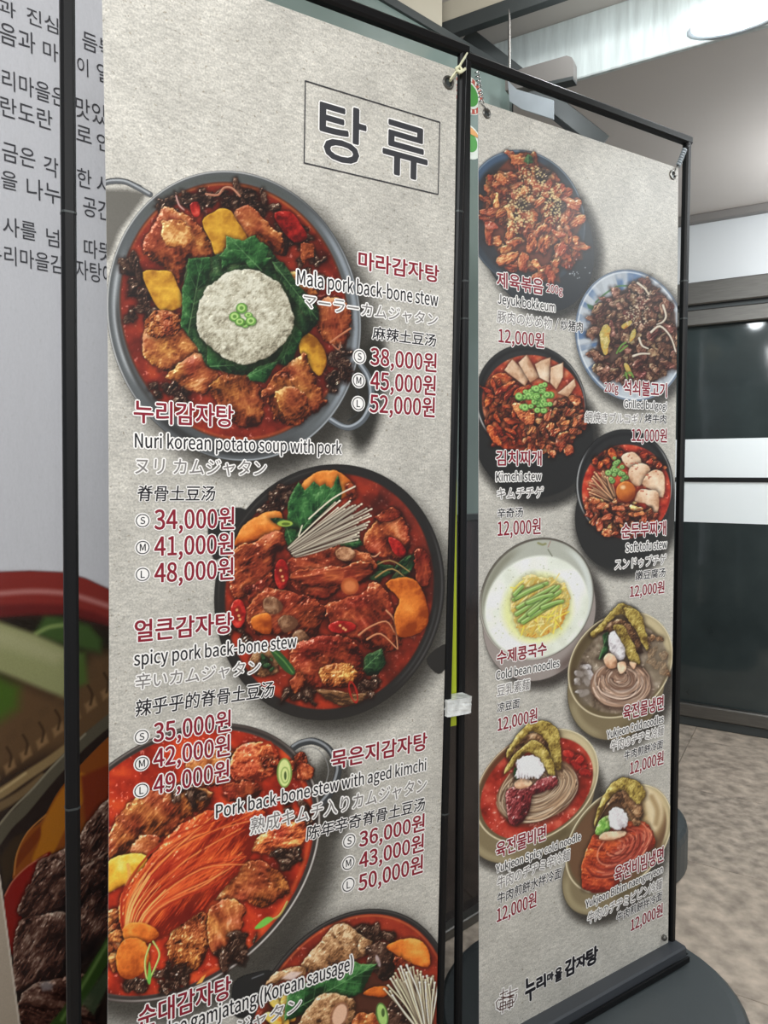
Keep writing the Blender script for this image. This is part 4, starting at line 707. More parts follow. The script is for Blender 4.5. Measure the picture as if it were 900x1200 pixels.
    P.flat(C13(200, 1240, 300, 1120, 400, 960, 500, 790, 620, 600, 620, 720, 480, 960, 380, 1120, 300, 1240), (50, 76, 26), 4, 1); P.stroke(C13(290, 1180, 400, 1000, 500, 830, 600, 680), 4, (98, 130, 60), soft=4); P.flat(C13(380, 1100, 500, 940, 560, 920, 440, 1160), (70, 90, 60), 6, .8)
KIND['ribs'] = dict(c=[(20, 8, 6), (48, 24, 18), (80, 46, 36), (122, 84, 68), (176, 146, 128)], s=9, a=4, e=3, k=.36, sp=.4)
# ================================================================ print on a plane: pictures and lettering
def edge_curve(pl, pts):
    q = np.array([pl.uv(x, y) for x, y in pts]); q = q[np.argsort(q[:, 1])]
    c = np.polyfit(q[:, 1], q[:, 0], 3 if len(q) > 4 else 1); lo, hi = q[0, 1]-.02, q[-1, 1]+.02
    return lambda v: np.polyval(c, np.clip(v, lo, hi))
DELIGHT = ((0, 100, 300, 600, 900, 1200), (.72, .68, .60, .49, .40, .34))
STONE = .53
def picture(name, pl, fn, box, uL, uR, v0, v1, n, material, parent, label, pitch=.72, gain=None, ufn=None):
    x0, y0, x1, y1 = box; q = [pl.uv(x, y) for x, y in ((x0, y0), (x1, y0), (x0, y1), (x1, y1))]
    a0, a1 = min(p[0] for p in q), max(p[0] for p in q); b0, b1 = max(min(p[1] for p in q), v0), min(max(p[1] for p in q), v1)
    nu = int((x1-x0)/pitch*1.05); nv = int((y1-y0)/pitch*1.05); U, V = np.meshgrid(np.linspace(a0, a1, nu), np.linspace(b0, b1, nv), indexing='ij')
    U = np.clip(U, uL(V), uR(V)); W = pl.P(U, V, n); X, Y = project(W)
    # clamped columns pile up on the cut edge: paint them where they are
    p = Paint(X, Y); fn(p); A = p.a; rgb = p.rgb/np.maximum(A, 1e-4)[..., None]
    obs = np.interp(Y, *DELIGHT) if gain is None else gain(Y); rgb = np.clip(rgb, 0, 1)
    gy_ = rgb@np.array((.3, .59, .11)); k_ = .84 if pl is PR else .9; rgb = gy_[..., None]*(1-k_)+rgb*k_
    L = np.where(rgb <= .04045, rgb/12.92, ((rgb+.055)/1.055)**2.4)*(STONE/obs)[..., None]; L = np.minimum(L, .9)
    col = np.concatenate([L, np.clip(A, 0, 1)[..., None]], -1).reshape(-1, 4).astype(np.float32)
    idx = np.arange(U.size).reshape(U.shape); du = U[1:, :-1]-U[:-1, :-1]; mx = np.maximum.reduce([A[1:, 1:], A[:-1, 1:], A[1:, :-1], A[:-1, :-1]])
    keep = (mx > .025) & ((du > 1e-6) | ((U[1:, 1:]-U[:-1, 1:]) > 1e-6))
    F = np.stack([idx[:-1, :-1], idx[1:, :-1], idx[1:, 1:], idx[:-1, 1:]], -1)[keep]
    used = np.zeros(U.size, bool); used[F.ravel()] = True; rm = np.cumsum(used)-1; F = rm[F]; W = W.reshape(-1, 3)[used]; col = col[used]; uvs = np.stack([U, V], -1).reshape(-1, 2)[used]
    me = bpy.data.meshes.new(name); me.vertices.add(len(W)); me.vertices.foreach_set('co', W.astype(np.float32).ravel())
    me.loops.add(F.size); me.loops.foreach_set('vertex_index', F.astype(np.int32).ravel()); me.polygons.add(len(F)); me.polygons.foreach_set('loop_start', np.arange(0, F.size, 4, dtype=np.int32)); me.update(calc_edges=True)
    uvl = me.uv_layers.new(name='UVMap'); uvl.data.foreach_set('uv', uvs[F.ravel()].astype(np.float32).ravel())
    at = me.color_attributes.new('Print', 'FLOAT_COLOR', 'POINT'); at.data.foreach_set('color', col.ravel()); me.materials.append(MT[material]); me.validate()
    o = link(name, me, parent); tag(o, label); return o
_glyph = {}
FONT = None
try:
    import os
    FONT = bpy.data.fonts.load(os.path.join(bpy.utils.system_resource('DATAFILES'), 'fonts', 'Noto Sans CJK Regular.woff2'))    # Blender's own font file
except Exception: FONT = None
def glyphs(s):
    if s not in _glyph:
        c = bpy.data.curves.new('lettering_source', 'FONT'); c.body = s; c.resolution_u = 3; c.font = FONT or c.font; o = bpy.data.objects.new('lettering_source', c); m = o.to_mesh()
        V = np.array([v.co[:2] for v in m.vertices]); F = [tuple(p.vertices) for p in m.polygons]; o.to_mesh_clear(); bpy.data.objects.remove(o); bpy.data.curves.remove(c); _glyph[s] = (V, F)
    return _glyph[s]
def disc(k): return [(math.cos(2*math.pi*i/k), math.sin(2*math.pi*i/k)) for i in range(k)]
def letter(pl, s, x0, x1, xr, yt, yb, ink, parent, label, cap=False, bold=0.0, halo=1.6, n=.0009, name='lettering', lean=0.0):
    # x0..x1: left and right ends; yt, yb: top and bottom as seen at column xr (cap height and baseline when cap is set)
    V, F = glyphs(s); vt = pl.uv(xr, yt)[1]; ub, vb = pl.uv(xr, yb); vm = (vt+vb)/2; u0 = pl.at_x(x0, vm); u1 = pl.at_x(x1, vm)
    lo, hi = V.min(0), V.max(0); b0, b1 = (0.0, float(glyphs('H')[0][:, 1].max())) if cap else (lo[1], hi[1])
    px = abs(vt-vb)/max(abs(yb-yt), 1e-6)                      # metres per photo pixel, upright
    Q = np.stack([u0+(V[:, 0]-lo[0])/(hi[0]-lo[0])*(u1-u0), vb+(V[:, 1]-b0)/(b1-b0)*(vt-vb)], 1)
    if lean: Q[:, 0] += (Q[:, 1]-vb)*lean
    VV = []; FF = []; MI = []; k = 0
    def add(dx, dy, nn, mi):
        VV.append(pl.P(Q[:, 0]+dx, Q[:, 1]+dy, nn)); b = sum(len(a) for a in VV[:-1]); FF.extend([tuple(i+b for i in f) for f in F]); MI.extend([mi]*len(F))
    if halo:
        h = halo*px
        for i, (a, b) in enumerate(disc(8)): add(a*h, b*h, n+i*.000004, 0)
    add(0, 0, n+.0003, 1)
    if bold:
        w = bold*px
        for i, (a, b) in enumerate(disc(6)): add(a*w, b*w, n+.0003+i*.000004, 1)
    return tag(mesh(name, np.concatenate(VV), FF, ['halo', ink], parent, mi=MI), label)
def strokes(pl, lines, wpx, ink, parent, label, halo=0, n=.0009, name='lettering', closed=False):
    V = []; F = []; MI = []
    def seg(a, b, w, nn, mi):
        a = np.array(a); b = np.array(b); t = b-a; t = t/max(np.hypot(*t), 1e-9); m = np.array((-t[1], t[0]))*w/2; a = a-t*w*.35; b = b+t*w*.35; i = len(V)
        for p in (a-m, b-m, b+m, a+m): V.append(pl.P(p[0], p[1], nn))
        F.append((i, i+1, i+2, i+3)); MI.append(mi)
    k = 0
    for ln in lines:
        q = [np.array(pl.uv(*p)) for p in ln]; px = abs(pl.uv(ln[0][0], ln[0][1]-5)[1]-pl.uv(ln[0][0], ln[0][1]+5)[1])/10
        for a, b in zip(q[:-1], q[1:]):
            k += 1
            if halo: seg(a, b, (wpx+2*halo)*px, n+k*1e-6, 0)
            seg(a, b, wpx*px, n+.0003+k*1e-6, 1)
    return tag(mesh(name, V, F, ['halo', ink], parent, mi=MI), label)
def size_badge(pl, ch, x, y, parent):
    # a letter in a ring, upright circle on the banner
    u, v = pl.uv(x, y); px = abs(pl.uv(x, y-5)[1]-pl.uv(x, y+5)[1])/10; R = 7.2*px; V = []; F = []; MI = []
    def ringf(r0, r1, nn, mi, k=28):
        i0 = len(V)
        for i in range(k):
            a = 2*math.pi*i/k
            V.append(pl.P(u+r0*math.cos(a), v+r0*math.sin(a), nn)); V.append(pl.P(u+r1*math.cos(a), v+r1*math.sin(a), nn))
        for i in range(k): j = (i+1) % k; F.append((i0+2*i, i0+2*i+1, i0+2*j+1, i0+2*j)); MI.append(mi)
    ringf(0, R+2.0*px, .0009, 0); ringf(R-.55*px, R+.55*px, .0012, 1)
    G, GF = glyphs(ch); lo, hi = G.min(0), G.max(0); s_ = 8.2*px/(hi[1]-lo[1]); w = (hi[0]-lo[0])
    for i, (a, b) in enumerate([(0, 0), (.3, .2)]):
        h = i*.9*px; mi = 1; nn = .0012+i*4e-6; b0 = len(V)
        for g in G: V.append(pl.P(u+(g[0]-lo[0]-w/2)*s_*.95+a*h, v+(g[1]-(lo[1]+hi[1])/2)*s_+b*h, nn))
        F.extend([tuple(k+b0 for k in f) for f in GF]); MI.extend([mi]*len(GF))
    return tag(mesh('size_mark', V, F, ['halo', 'ink'], parent, mi=MI), 'circled size letter %s in black' % ch)

def sheet(pl, name, uL, uR, v0, v1, parent, label, nu=16, nv=70):
    V = []; F = []; uvs = []; vs = np.linspace(v0, v1, nv)
    for nn in (0.0, -.0012):
        for v in vs:
            a, b = float(uL(v)), float(uR(v))
            for i in range(nu): u = a+(b-a)*i/(nu-1); V.append(pl.P(u, v, nn)); uvs.append((u, v))
    g = lambda s_, j, i: s_*nu*nv+j*nu+i
    for j in range(nv-1):
        for i in range(nu-1): F.append((g(0, j, i), g(0, j, i+1), g(0, j+1, i+1), g(0, j+1, i)))
    nf = len(F)
    for j in range(nv-1):
        for i in range(nu-1): F.append((g(1, j, i), g(1, j+1, i), g(1, j+1, i+1), g(1, j, i+1)))
        F.append((g(0, j, 0), g(0, j+1, 0), g(1, j+1, 0), g(1, j, 0))); F.append((g(0, j, nu-1), g(1, j, nu-1), g(1, j+1, nu-1), g(0, j+1, nu-1)))
    for i in range(nu-1): F.append((g(0, 0, i), g(1, 0, i), g(1, 0, i+1), g(0, 0, i+1))); F.append((g(0, nv-1, i), g(0, nv-1, i+1), g(1, nv-1, i+1), g(1, nv-1, i)))
    me = bpy.data.meshes.new(name); me.from_pydata([tuple(v) for v in V], [], F); me.materials.append(MT['banner']); me.materials.append(MT['white']); me.color_attributes.new('Print', 'FLOAT_COLOR', 'POINT').data.foreach_set('color', [0.0]*4*len(me.vertices))
    me.polygons.foreach_set('material_index', [0]*nf+[1]*(len(F)-nf)); l = me.uv_layers.new(name='UVMap')
    l.data.foreach_set('uv', np.array([uvs[lp.vertex_index] for lp in me.loops]).ravel()); me.update(); return tag(link(name, me, parent), label)

# ================================================================ build
setup_materials()
T0 = time.time()
# ---- floor of stone tiles
fl = mesh('floor', [(-3, -2.5, -.012), (5.5, -2.5, -.012), (5.5, 7, -.012), (-3, 7, -.012), (-3, -2.5, -.05), (5.5, -2.5, -.05), (5.5, 7, -.05), (-3, 7, -.05)], [(0, 1, 2, 3), (7, 6, 5, 4), (0, 4, 5, 1), (1, 5, 6, 2), (2, 6, 7, 3), (3, 7, 4, 0)], 'grout', None, (0, 0, 0)); tag(fl, kind='structure')
TS = .6; tm = []
for mk in ('tile', 'tile2'):
    b = MB(); h = TS/2-.0012; b.stack([[(-h, -h, -.012), (h, -h, -.012), (h, h, -.012), (-h, h, -.012)], [(-h, -h, -.001), (h, -h, -.001), (h, h, -.001), (-h, h, -.001)], [(-h+.001, -h+.001, 0), (h-.001, -h+.001, 0), (h-.001, h-.001, 0), (-h+.001, h-.001, 0)]])
    me = bpy.data.meshes.new('tile'); me.from_pydata([tuple(v) for v in b.V], [], b.F); me.materials.append(MT[mk]); tm.append(me)
ang = math.atan2(PD.u[1], PD.u[0]); rs = np.random.RandomState(4); nt_ = 0
for i in range(-9, 9):
    for j in range(-12, 3):
        p = PD.o+PD.u*(i*TS+.17)-np.array((PD.n[0], PD.n[1], 0))*(j*TS+.09)
        if not (-2.2 < p[0] < 4.6 and -1.2 < p[1] < 6.0): continue
        o = bpy.data.objects.new('tile', tm[rs.randint(2)]); SC.collection.objects.link(o); o.parent = fl; o.location = (p[0], p[1], 0); o.rotation_euler = (0, 0, ang+math.pi/2*rs.randint(4)); nt_ += 1
# ---- ceiling and the far wall with its glass door
b = MB(); b.box((1.2, 2.2, CEIL+.03), ((1, 0, 0), (0, 1, 0), (0, 0, 1)), (4.2, 4.6, .03)); tag(b.build('ceiling', 'ceil', None, (1.2, 2.2, CEIL)), kind='structure')
Z = lambda y, x=850: PD.uv(x, y)[1]
zs = {y: Z(y) for y in (244, 258, 329, 343, 358, 380, 514, 560, 564, 613, 829, 845)}
U0, U1 = -2.4, 2.6
tag(slab(PD, U0, U1, zs[329], CEIL, -.12, 0).build('wall_back', 'wall', None, PD.P(0, 0)), kind='structure')
for a, c in ((U0, -1.75), (2.0, U1)): tag(slab(PD, a, c, 0, zs[329], -.12, 0).build('wall_side', 'wall', None, PD.P(a, 0)), kind='structure')
tag(slab(PD, U0, U1, zs[258], CEIL, 0, .05, .004).build('trim_1', 'trim', None, PD.P(0, zs[258])), kind='structure')
tag(slab(PD, -1.75, 2.0, 0, zs[329], -1.3, -1.28).build('wall_beyond', 'darksteel', None, PD.P(0, 0, -1.3)), kind='structure')
dr = empty('door_1', PD.P(0, 0)); tag(dr, kind='structure')
slab(PD, -1.75, 2.0, zs[358]+.01, zs[329], -.06, .05, .006).build('door_header', 'steel', dr)
slab(PD, -1.75, 2.0, zs[380], zs[358]-.012, -.05, .035, .006).build('top_rail', 'steel', dr)
slab(PD, -1.75, 2.0, zs[358]-.012, zs[358]+.01, -.05, .012).build('shadow_gap', 'darksteel', dr)
slab(PD, -1.75, 2.0, zs[829], zs[380], -.014, -.004).build('glass_pane', 'glass', dr)
slab(PD, -1.75, 2.0, zs[560]+.002, zs[514], -.004, -.001).build('frosted_band', 'frost', dr)
slab(PD, -1.75, 2.0, zs[613], zs[564]-.004, -.004, -.001).build('frosted_band', 'frost', dr)
slab(PD, -1.75, 2.0, zs[564]-.004, zs[560]+.002, -.004, .006).build('joint_strip', 'black', dr)
slab(PD, -1.75, 2.0, zs[845], zs[829], -.05, .035, .006).build('bottom_rail', 'steel', dr)
slab(PD, -1.75, 2.0, 0.0, zs[845], -.05, .02, .004).build('threshold', 'darksteel', dr)
for uu in (1.0, -1.73, 1.97): slab(PD, uu-.012, uu+.012, zs[829], zs[380], -.02, .0).build('glass_joint', 'darksteel', dr)
u_, v_ = PD.uv(819, 396); lp = PD.P(u_, v_, -.5); lamp = empty('pendant_lamp', (lp[0], lp[1], CEIL), 'small warm orange lamp glowing behind the dark glass door', 'lamp')
b = MB(); r_ = []
for zz, rr in ((0, .012), (.01, .035), (.035, .05), (.07, .045), (.1, .02)): r_.append([(lp[0]+rr*math.cos(a), lp[1]+rr*math.sin(a), lp[2]-.05+zz) for a in np.arange(0, 6.2, .524)])
b.stack(r_); b.build('lamp_shade', 'warm', lamp, smooth=True)
b = MB(); b.tube([(lp[0], lp[1], lp[2]+.05), (lp[0], lp[1], CEIL)], .003, 6); b.build('cord', 'black', lamp)
# ---- beams under the ceiling
def beam_plane(x, y, z):
    d = ray(x, y); t = (z-CAMH)/d[2]; return Plane(EYE+d*t-np.array((0, 0, z)), PD.u, (0, 0, 1))
PB = beam_plane(786, 61, 2.385); tag(slab(PB, -1.6, 2.2, 2.385, CEIL, -.018, 0, .003).build('beam_1', 'beam', None, PB.P(0, 2.385)), kind='structure')
PA = beam_plane(583, 19, 2.47)
tag(slab(PA, -1.6, 1.9, 2.50, CEIL, -.018, 0).build('beam_2', 'beige', None, PA.P(0, 2.5)), kind='structure')
tag(slab(PA, -1.6, 1.9, 2.462, 2.50, -.02, .006).build('trim_2', 'darksteel', None, PA.P(0, 2.46)), kind='structure')
# glowing oval added on the beam's face in place of a lamp's reflection
u_, v_ = PB.uv(866, 22); lm = empty('lamp_reflection', PB.P(u_, v_, 0), 'bright white oval lamp glowing on the glossy beam, top right', 'lamp')
for nm, m_, s_, d0, d1 in (('reflection_back', 'plate', 1.12, 0, .012), ('reflection_glow', 'lamp', 1.0, .012, .04)):
    b = MB(); b.stack([[PB.P(u_+.11*s_*k*math.cos(a), v_+.034*s_*k*math.sin(a), nn) for a in np.arange(0, 6.2, .3)] for nn, k in ((d0, 1), (d0*.4+d1*.6, .96), (d1, .7))]); b.build(nm, m_, lm, smooth=True)
_l = bpy.data.lights.new('beam_fill_light', 'POINT'); _l.energy = 4; _l.shadow_soft_size = .05; _l.color = (.92, .97, 1); _o = bpy.data.objects.new('beam_fill_light', _l); SC.collection.objects.link(_o); _o.location = PB.P(u_-.25, v_, .32)  # unseen point light added to brighten the beam around the glowing oval
# the corridor globe light, further right and out of frame, lights the ceiling
# ---- glazed partition beyond the wall board
ux = lambda x, y=120: PW.uv(x, y)[0]
uA, uB = ux(300, 300), ux(598, 60); vsplit = PW.uv(552, 606)[1]; vtp = PW.uv(528, 50)[1]
gp = empty('glass_partition', PW.P((uA+uB)/2, 0), 'grey-green glass partition seen in the gap between the two stands', 'partition')
slab(PW, uA, uB, vsplit+.01, vtp, -.008, 0).build('glass_pane', 'pane', gp); slab(PW, uA, uB, .03, vsplit-.01, -.012, 0).build('dark_reflection', 'brownreflection', gp)  # dark brown lower slab paints in the reflection of posts and wood
slab(PW, uA, uB, vsplit-.01, vsplit+.01, -.016, .006, .002).build('mid_rail', 'darksteel', gp); slab(PW, uA, uB, 0, .03, -.03, .03, .003).build('threshold', 'steel', gp)
slab(PW, uB, uB+.006, 0, vtp, -.016, .008).build('edge_strip', 'chrome', gp); slab(PW, uA, uB, vtp, vtp+.02, -.016, .008).build('top_rail', 'darksteel', gp); tag(slab(PW, uA, ux(518, 30), vtp+.02, CEIL, -.05, .0).build('wall_upper', 'beige', None, PW.P(uA, vtp)), kind='structure')
for k, (x, y, rpx) in enumerate(((549, 111, 21), (549, 166, 19))):
    u0_, v0_ = PW.uv(x, y); pxs = 2.0/FL; R = rpx*pxs; st = empty('round_sticker', PW.P(u0_, v0_), ('round sticker with red and white ring and green centre on the glass, upper of two', 'round sticker with orange top and green centre on the glass, lower of two')[k], 'sticker')
    for j, (r_, m_, kk) in enumerate(((1, 'whiteprint', 1), (.96, 'redprint' if k == 0 else 'whiteprint', 1), (.72, 'whiteprint', 1), (.6, 'green', 1))):
        b = MB(); b.stack([[PW.P(u0_+R*r_*math.cos(a)*1.25, v0_+R*r_*math.sin(a), .0005+j*.0005+e) for a in np.arange(0, 6.25, .2094)] for e in (0, .0005)]); b.build(('sticker_disc', 'outer_ring', 'inner_ring', 'centre')[j], m_, st)
    if k == 0:
        for i in range(18):
            a = i*.349; b = MB(); b.box(PW.P(u0_+R*.84*math.cos(a)*1.25, v0_+R*.84*math.sin(a), .0024), (PW.u, PW.v, PW.n), (R*.05, R*.09, .0003)); b.build('petal', 'whiteprint', st)
    else:
        b = MB(); b.stack([[PW.P(u0_+R*(.45+.4*q)*math.cos(a)*1.25, v0_+R*.86*math.sin(a), .003+e) for a, q in [(t, 1) for t in np.arange(.5, 2.7, .2)]]+[] for e in (0, .0005)]); b.build('orange_print', 'orangeprint', st)
# dark brace, plate and closer box behind the right stand
br = MB(); p0 = EYE+ray(546, 44)*2.05; p1 = EYE+ray(706, 170)*2.05; br.bar(p0, p1, .05, .03, (0, 0, 1), .003); tag(br.build('beam_3', 'darksteel', None, p0), kind='structure')
PX = Plane(EYE+ray(630, 110)*1.9-np.array((0, 0, 0)), PD.u, (0, 0, 1))
def px_prism(pl, pts, n0, n1):
    q = [pl.uv(*p) for p in pts]
    if sum((q[i-1][0]*q[i][1]-q[i][0]*q[i-1][1]) for i in range(len(q))) < 0: q = q[::-1]
    b = MB(); b.stack([[pl.P(u, v, n0) for u, v in q], [pl.P(u, v, n1) for u, v in q]]); return b
t = empty('door_closer', PX.P(0, 0), 'grey metal closer box above the right menu stand, under the glossy beam', 'fitting')
px_prism(PX, [(592, 90), (612, 80), (664, 65), (670, 67), (672, 72), (672, 91), (640, 97), (592, 106)], -.03, 0).build('closer_body', 'trim', t)
px_prism(PX, [(640, 97), (672, 90), (672, 94), (642, 101)], -.03, .004).build('closer_foot', 'darksteel', t)
t = px_prism(PX, [(598, 98), (608, 108), (651, 121), (651, 143), (614, 131), (600, 122)], .012, .018).build('metal_plate', 'plate', None, PX.P(0, -.05)); tag(t, 'pale frosted metal plate seen just under the top bar of the right stand', 'plate')
b = MB(); b.tube([EYE+ray(597, 8)*1.86, EYE+ray(597, 84)*1.86], .0035, 8); tag(b.build('glass_edge_rod', 'chrome', None, EYE+ray(597, 8)*1.86), 'thin bright vertical rod hanging from the ceiling beam left of the closer box', 'rod')  # rod added for the bright edge of the glass door
# ---- the printed wall board
uW0 = PW.uv(-60, 600)[0]; vT = 2.3; uW1 = uA
tag(slab(PW, uW0-1.2, uW1+.02, 0, CEIL, -.12, -.022).build('wall_left', 'wall', None, PW.P(uW0, 0)), kind='structure')
wb = empty('printed_wall_board', PW.P(uW0, .15), 'large glossy white wall board with black Korean text and a blurred food photo, left edge', 'poster')
cst = lambda c: (lambda v: np.full(np.shape(v), c) if np.shape(v) else c)
def board():
    me = slab(PW, uW0-.5, uW1, .15, CEIL-.01, -.022, 0).build('board', 'wallprint', wb).data
    l = me.uv_layers.new(name='UVMap'); at = me.color_attributes.new('Print', 'FLOAT_COLOR', 'POINT'); at.data.foreach_set('color', [0.0]*4*len(me.vertices))
board()
WG = lambda Y: np.interp(Y, (660, 900, 1200), (.70, .78, .80))
def wall_fn(P):
    wall_food(P); P.flat([(-40, 800), (0, 1033), (23, 1200), (40, 1320), (-40, 1320)], (196, 178, 156), 1.5); P.stroke([(-1, 1026), (22, 1196), (30, 1260)], 2.4, (226, 210, 190), smooth=False)
picture('food_picture', PW, wall_fn, (-45, 655, 175, 1215), cst(uW0-.5), cst(uW1), .16, 2.5, .0008, 'wallpicture', wb, 'blurred photo of red chilli, leek, basket and braised ribs', 1.1, WG)
for s_, x0, x1, xr, yt, yb in (('과', -3, 18, 8, 1, 19), ('진심', 31, 68, 50, 15, 34), ('듬뿍', 96, 133, 104, 39, 60), ('음과', -1, 41, 20, 32, 57), ('마', 50, 68, 59, 50, 71), ('이', 90, 103, 95, 67, 88), ('열', 113, 130, 121, 76, 97),
    ('리마을은', 2, 77, 38, 92, 115), ('맛있', 88, 124, 105, 118, 142), ('란도란', 0, 61, 30, 121, 144), ('로', 89, 107, 97, 148, 166), ('인', 113, 130, 120, 157, 177), ('금은', 2, 41, 22, 171, 193), ('각', 51, 68, 59, 184, 207), ('한', 90, 107, 98, 198, 220), ('사', 113, 131, 121, 206, 228),
    ('을', 1, 20, 10, 201, 222), ('나누', 31, 71, 50, 212, 236), ('공간', 97, 130, 112, 233, 256), ('사를', 3, 42, 22, 257, 279), ('넘', 54, 69, 61, 268, 289), ('따뜻', 98, 131, 112, 282, 304), ('누리마을감', -16, 75, 30, 292, 314), ('자탕에', 88, 133, 108, 307, 330)):
    letter(PW, s_, x0, x1, xr, yt, yb, 'wallink', wb, None, halo=0, bold=0, n=.001, name='lettering')
# ---- the menu stands
def tank(pl, cu, cn, a, bq, z0, z1, name, parent, m='tank'):
    b = MB(); R = []
    for z, k in ((z0, .96), (z0+.008, 1), (z1-.03, 1), (z1-.012, .985), (z1-.003, .955), (z1, .90)): R.append([pl.o*np.array((1, 1, 0))+pl.u*(cu+a*k*math.cos(t))+np.array((pl.n[0], pl.n[1], 0))*(cn+bq*k*math.sin(t))+np.array((0, 0, z)) for t in np.arange(0, 6.28, .1309)])
    for r in R:
        for i, p in enumerate(r): p[2] = (z0, z0+.008, z1-.03, z1-.012, z1-.003, z1)[[id(q) for q in R].index(id(r))]
    b.stack(R); return b.build(name, m, parent, smooth=False)
def grommet(pl, x, y, parent, rpx=4.2):
    u, v = pl.uv(x, y); px = np.linalg.norm(pl.P(u, v)-EYE)/FL; R = rpx*px*1.25; b = MB()
    b.tube([pl.P(u+R*math.cos(a), v+R*math.sin(a), .0012) for a in np.arange(0, 6.5, .39)], R*.3, 8); g = b.build('grommet', 'steel', parent); 
    b = MB(); b.stack([[pl.P(u+R*.75*math.cos(a), v+R*.75*math.sin(a), nn) for a in np.arange(0, 6.2, .52)] for nn in (.0002, .0008)]); b.build('eyelet_hole', 'darksteel', parent); return pl.P(u, v, .004)
def stand(pl, label, edges, vtop, vbot, posts, top_px, zbase, sz, joints):
    uL, uR = edges; base = pl.P((float(uL(vbot))+float(uR(vbot)))/2, vbot)*np.array((1, 1, 0)); st = empty('menu_stand', base, label, 'menu stand', 'printed menu stands')
    bn = sheet(pl, 'banner', uL, uR, vbot, vtop, st, None)
    vf = pl.uv(*top_px)[1]; ends = []; vb = vbot-.012
    for (xa, ya), (xb, yb_), w in posts:
        a = pl.uv(xa, ya); c = pl.uv(xb, yb_); k = (a[0]-c[0])/(a[1]-c[1]); f = lambda v, a=a, k=k: a[0]+k*(v-a[1]); ends.append(f)
        b = MB(); b.bar(pl.P(f(vb), vb, -w*.2), pl.P(f(vf), vf, -w*.2), w, w, pl.u, w*.22); b.build('post', 'black', st)
        for y in joints: 
            v = pl.uv(xa, y)[1]; q = pl.P(f(v), v, -w*.2); b = MB(); b.box(q, (pl.u, pl.n, pl.v), (w*.53, w*.53, .0015), w*.2); b.build('joint_ring', 'darksteel', st)
    b = MB(); w = sz; b.bar(pl.P(ends[0](vf)-w*.5, vf, -w*.2), pl.P(ends[1](vf)+w*.5, vf, -w*.2), w, w, pl.v, w*.2); b.build('top_bar', 'black', st)
    zb = pl.P(0.3, vbot)[2]
    b = MB(); b.bar(pl.P(ends[0](vbot)-.012, vbot-.012, .008), pl.P(ends[1](vbot)+.008, vbot-.012, .008), .028, .052, pl.v, .004); b.build('bottom_rail', 'rail', st)
    cu = (ends[0](vbot)+ends[1](vbot))/2; bz = pl.P(cu, vbot)[2]-.036
    tank(pl, cu+pl.v[:2]@pl.u[:2]*vbot+(.05 if pl is PR else -.02), 0, .362 if pl is PR else .30, .325, 0, bz, 'water_base', st)
    b = MB(); b.bar(pl.P(ends[0](vbot)-.012, vbot-.028, .038), pl.P(ends[1](vbot)+.012, vbot-.028, .038), .012, .006, pl.v, 0); b.build('rubber_seal', 'black', st)
    return st, bn, ends, vf
eLl = edge_curve(PL, ((119.5, 0), (122.3, 100), (122.8, 200), (125, 300), (126.5, 400), (127.6, 600), (128, 800), (127, 1000), (126, 1200)))
eLr = edge_curve(PL, ((535, 87), (533, 235), (531, 400), (524.5, 633), (521.5, 770), (516, 1000), (511, 1200)))
eRl = edge_curve(PR, ((560, 118), (561, 400), (562, 800), (561, 1200))); eRr = edge_curve(PR, ((795, 196.5), (792.7, 400), (791.3, 560), (789, 733), (786, 850), (783, 1104)))
SL, BL, EL, vfL = stand(PL, 'left menu stand, nearer, with four large stew pans on its stone-grey banner', (eLl, eLr), 0.0, -1.86, (((79, 5), (87, 1195), .019), ((541.5, 120), (518, 1100), .0145)), (545, 59), 0, .0195, (249, 948))
SR, BR, ER, vfR = stand(PR, 'right menu stand, farther, with eight smaller dishes and red prices on its banner', (eRl, eRr), 0.0, -1.8645, (((547.5, 120), (538.5, 1100), .015), ((806, 190), (788, 1090), .0165)), (806, 164), 0, .019, (330, 374))
DL = [('dish_picture', dish_mala, (104, 190, 475, 575), 'printed silver pan of red stew with green leaves and a pale round mound'), ('dish_picture', dish_spicy, (222, 530, 545, 880), 'printed black pan of dark red meat stew with white enoki mushrooms'),
      ('dish_picture', dish_kimchi_pan, (90, 828, 425, 1225), 'printed silver pan of red stew with a long aged kimchi leaf'), ('dish_picture', dish_sausage, (268, 1040, 550, 1330), 'printed black pan with meat, sausage, potato and enoki')]
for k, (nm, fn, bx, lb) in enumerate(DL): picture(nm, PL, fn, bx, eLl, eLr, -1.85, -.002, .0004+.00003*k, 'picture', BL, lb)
DR = [(dish_jeyuk, (545, 165, 712, 385), 'printed dark blue dish of orange stir-fried pork with sesame'), (dish_bulgogi, (668, 305, 815, 500), 'printed blue and white plate of brown grilled beef'), (dish_kimchi_stew, (545, 395, 712, 612), 'printed black pot of kimchi stew with tofu slices and scallions'),
      (dish_tofu_stew, (662, 495, 805, 690), 'printed black pot of soft tofu stew with a round egg yolk'), (dish_bean, (555, 622, 716, 820), 'printed white bowl of white soup with cucumber and yellow noodles'), (dish_cold, (655, 700, 800, 885), 'printed brass bowl of pale cold noodles with folded pancake'),
      (dish_spicy_cold, (548, 838, 712, 1030), 'printed brass bowl of noodles in red broth with folded pancake'), (dish_bibim, (650, 900, 796, 1090), 'printed brass bowl of red mixed noodles with folded pancake')]
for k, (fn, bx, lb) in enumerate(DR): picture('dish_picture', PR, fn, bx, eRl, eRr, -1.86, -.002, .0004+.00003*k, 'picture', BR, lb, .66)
kn = 'red Korean dish name'; en = 'black English dish name'; jn = 'grey Japanese dish name'; cn = 'black Chinese dish name'; pr = 'red price'
def K(pl, b, s, x0, x1, xr, yt, yb, sc=1): letter(pl, s, x0, x1, xr, yt, yb, 'red', b, kn, bold=.55*sc, halo=2.0*sc)
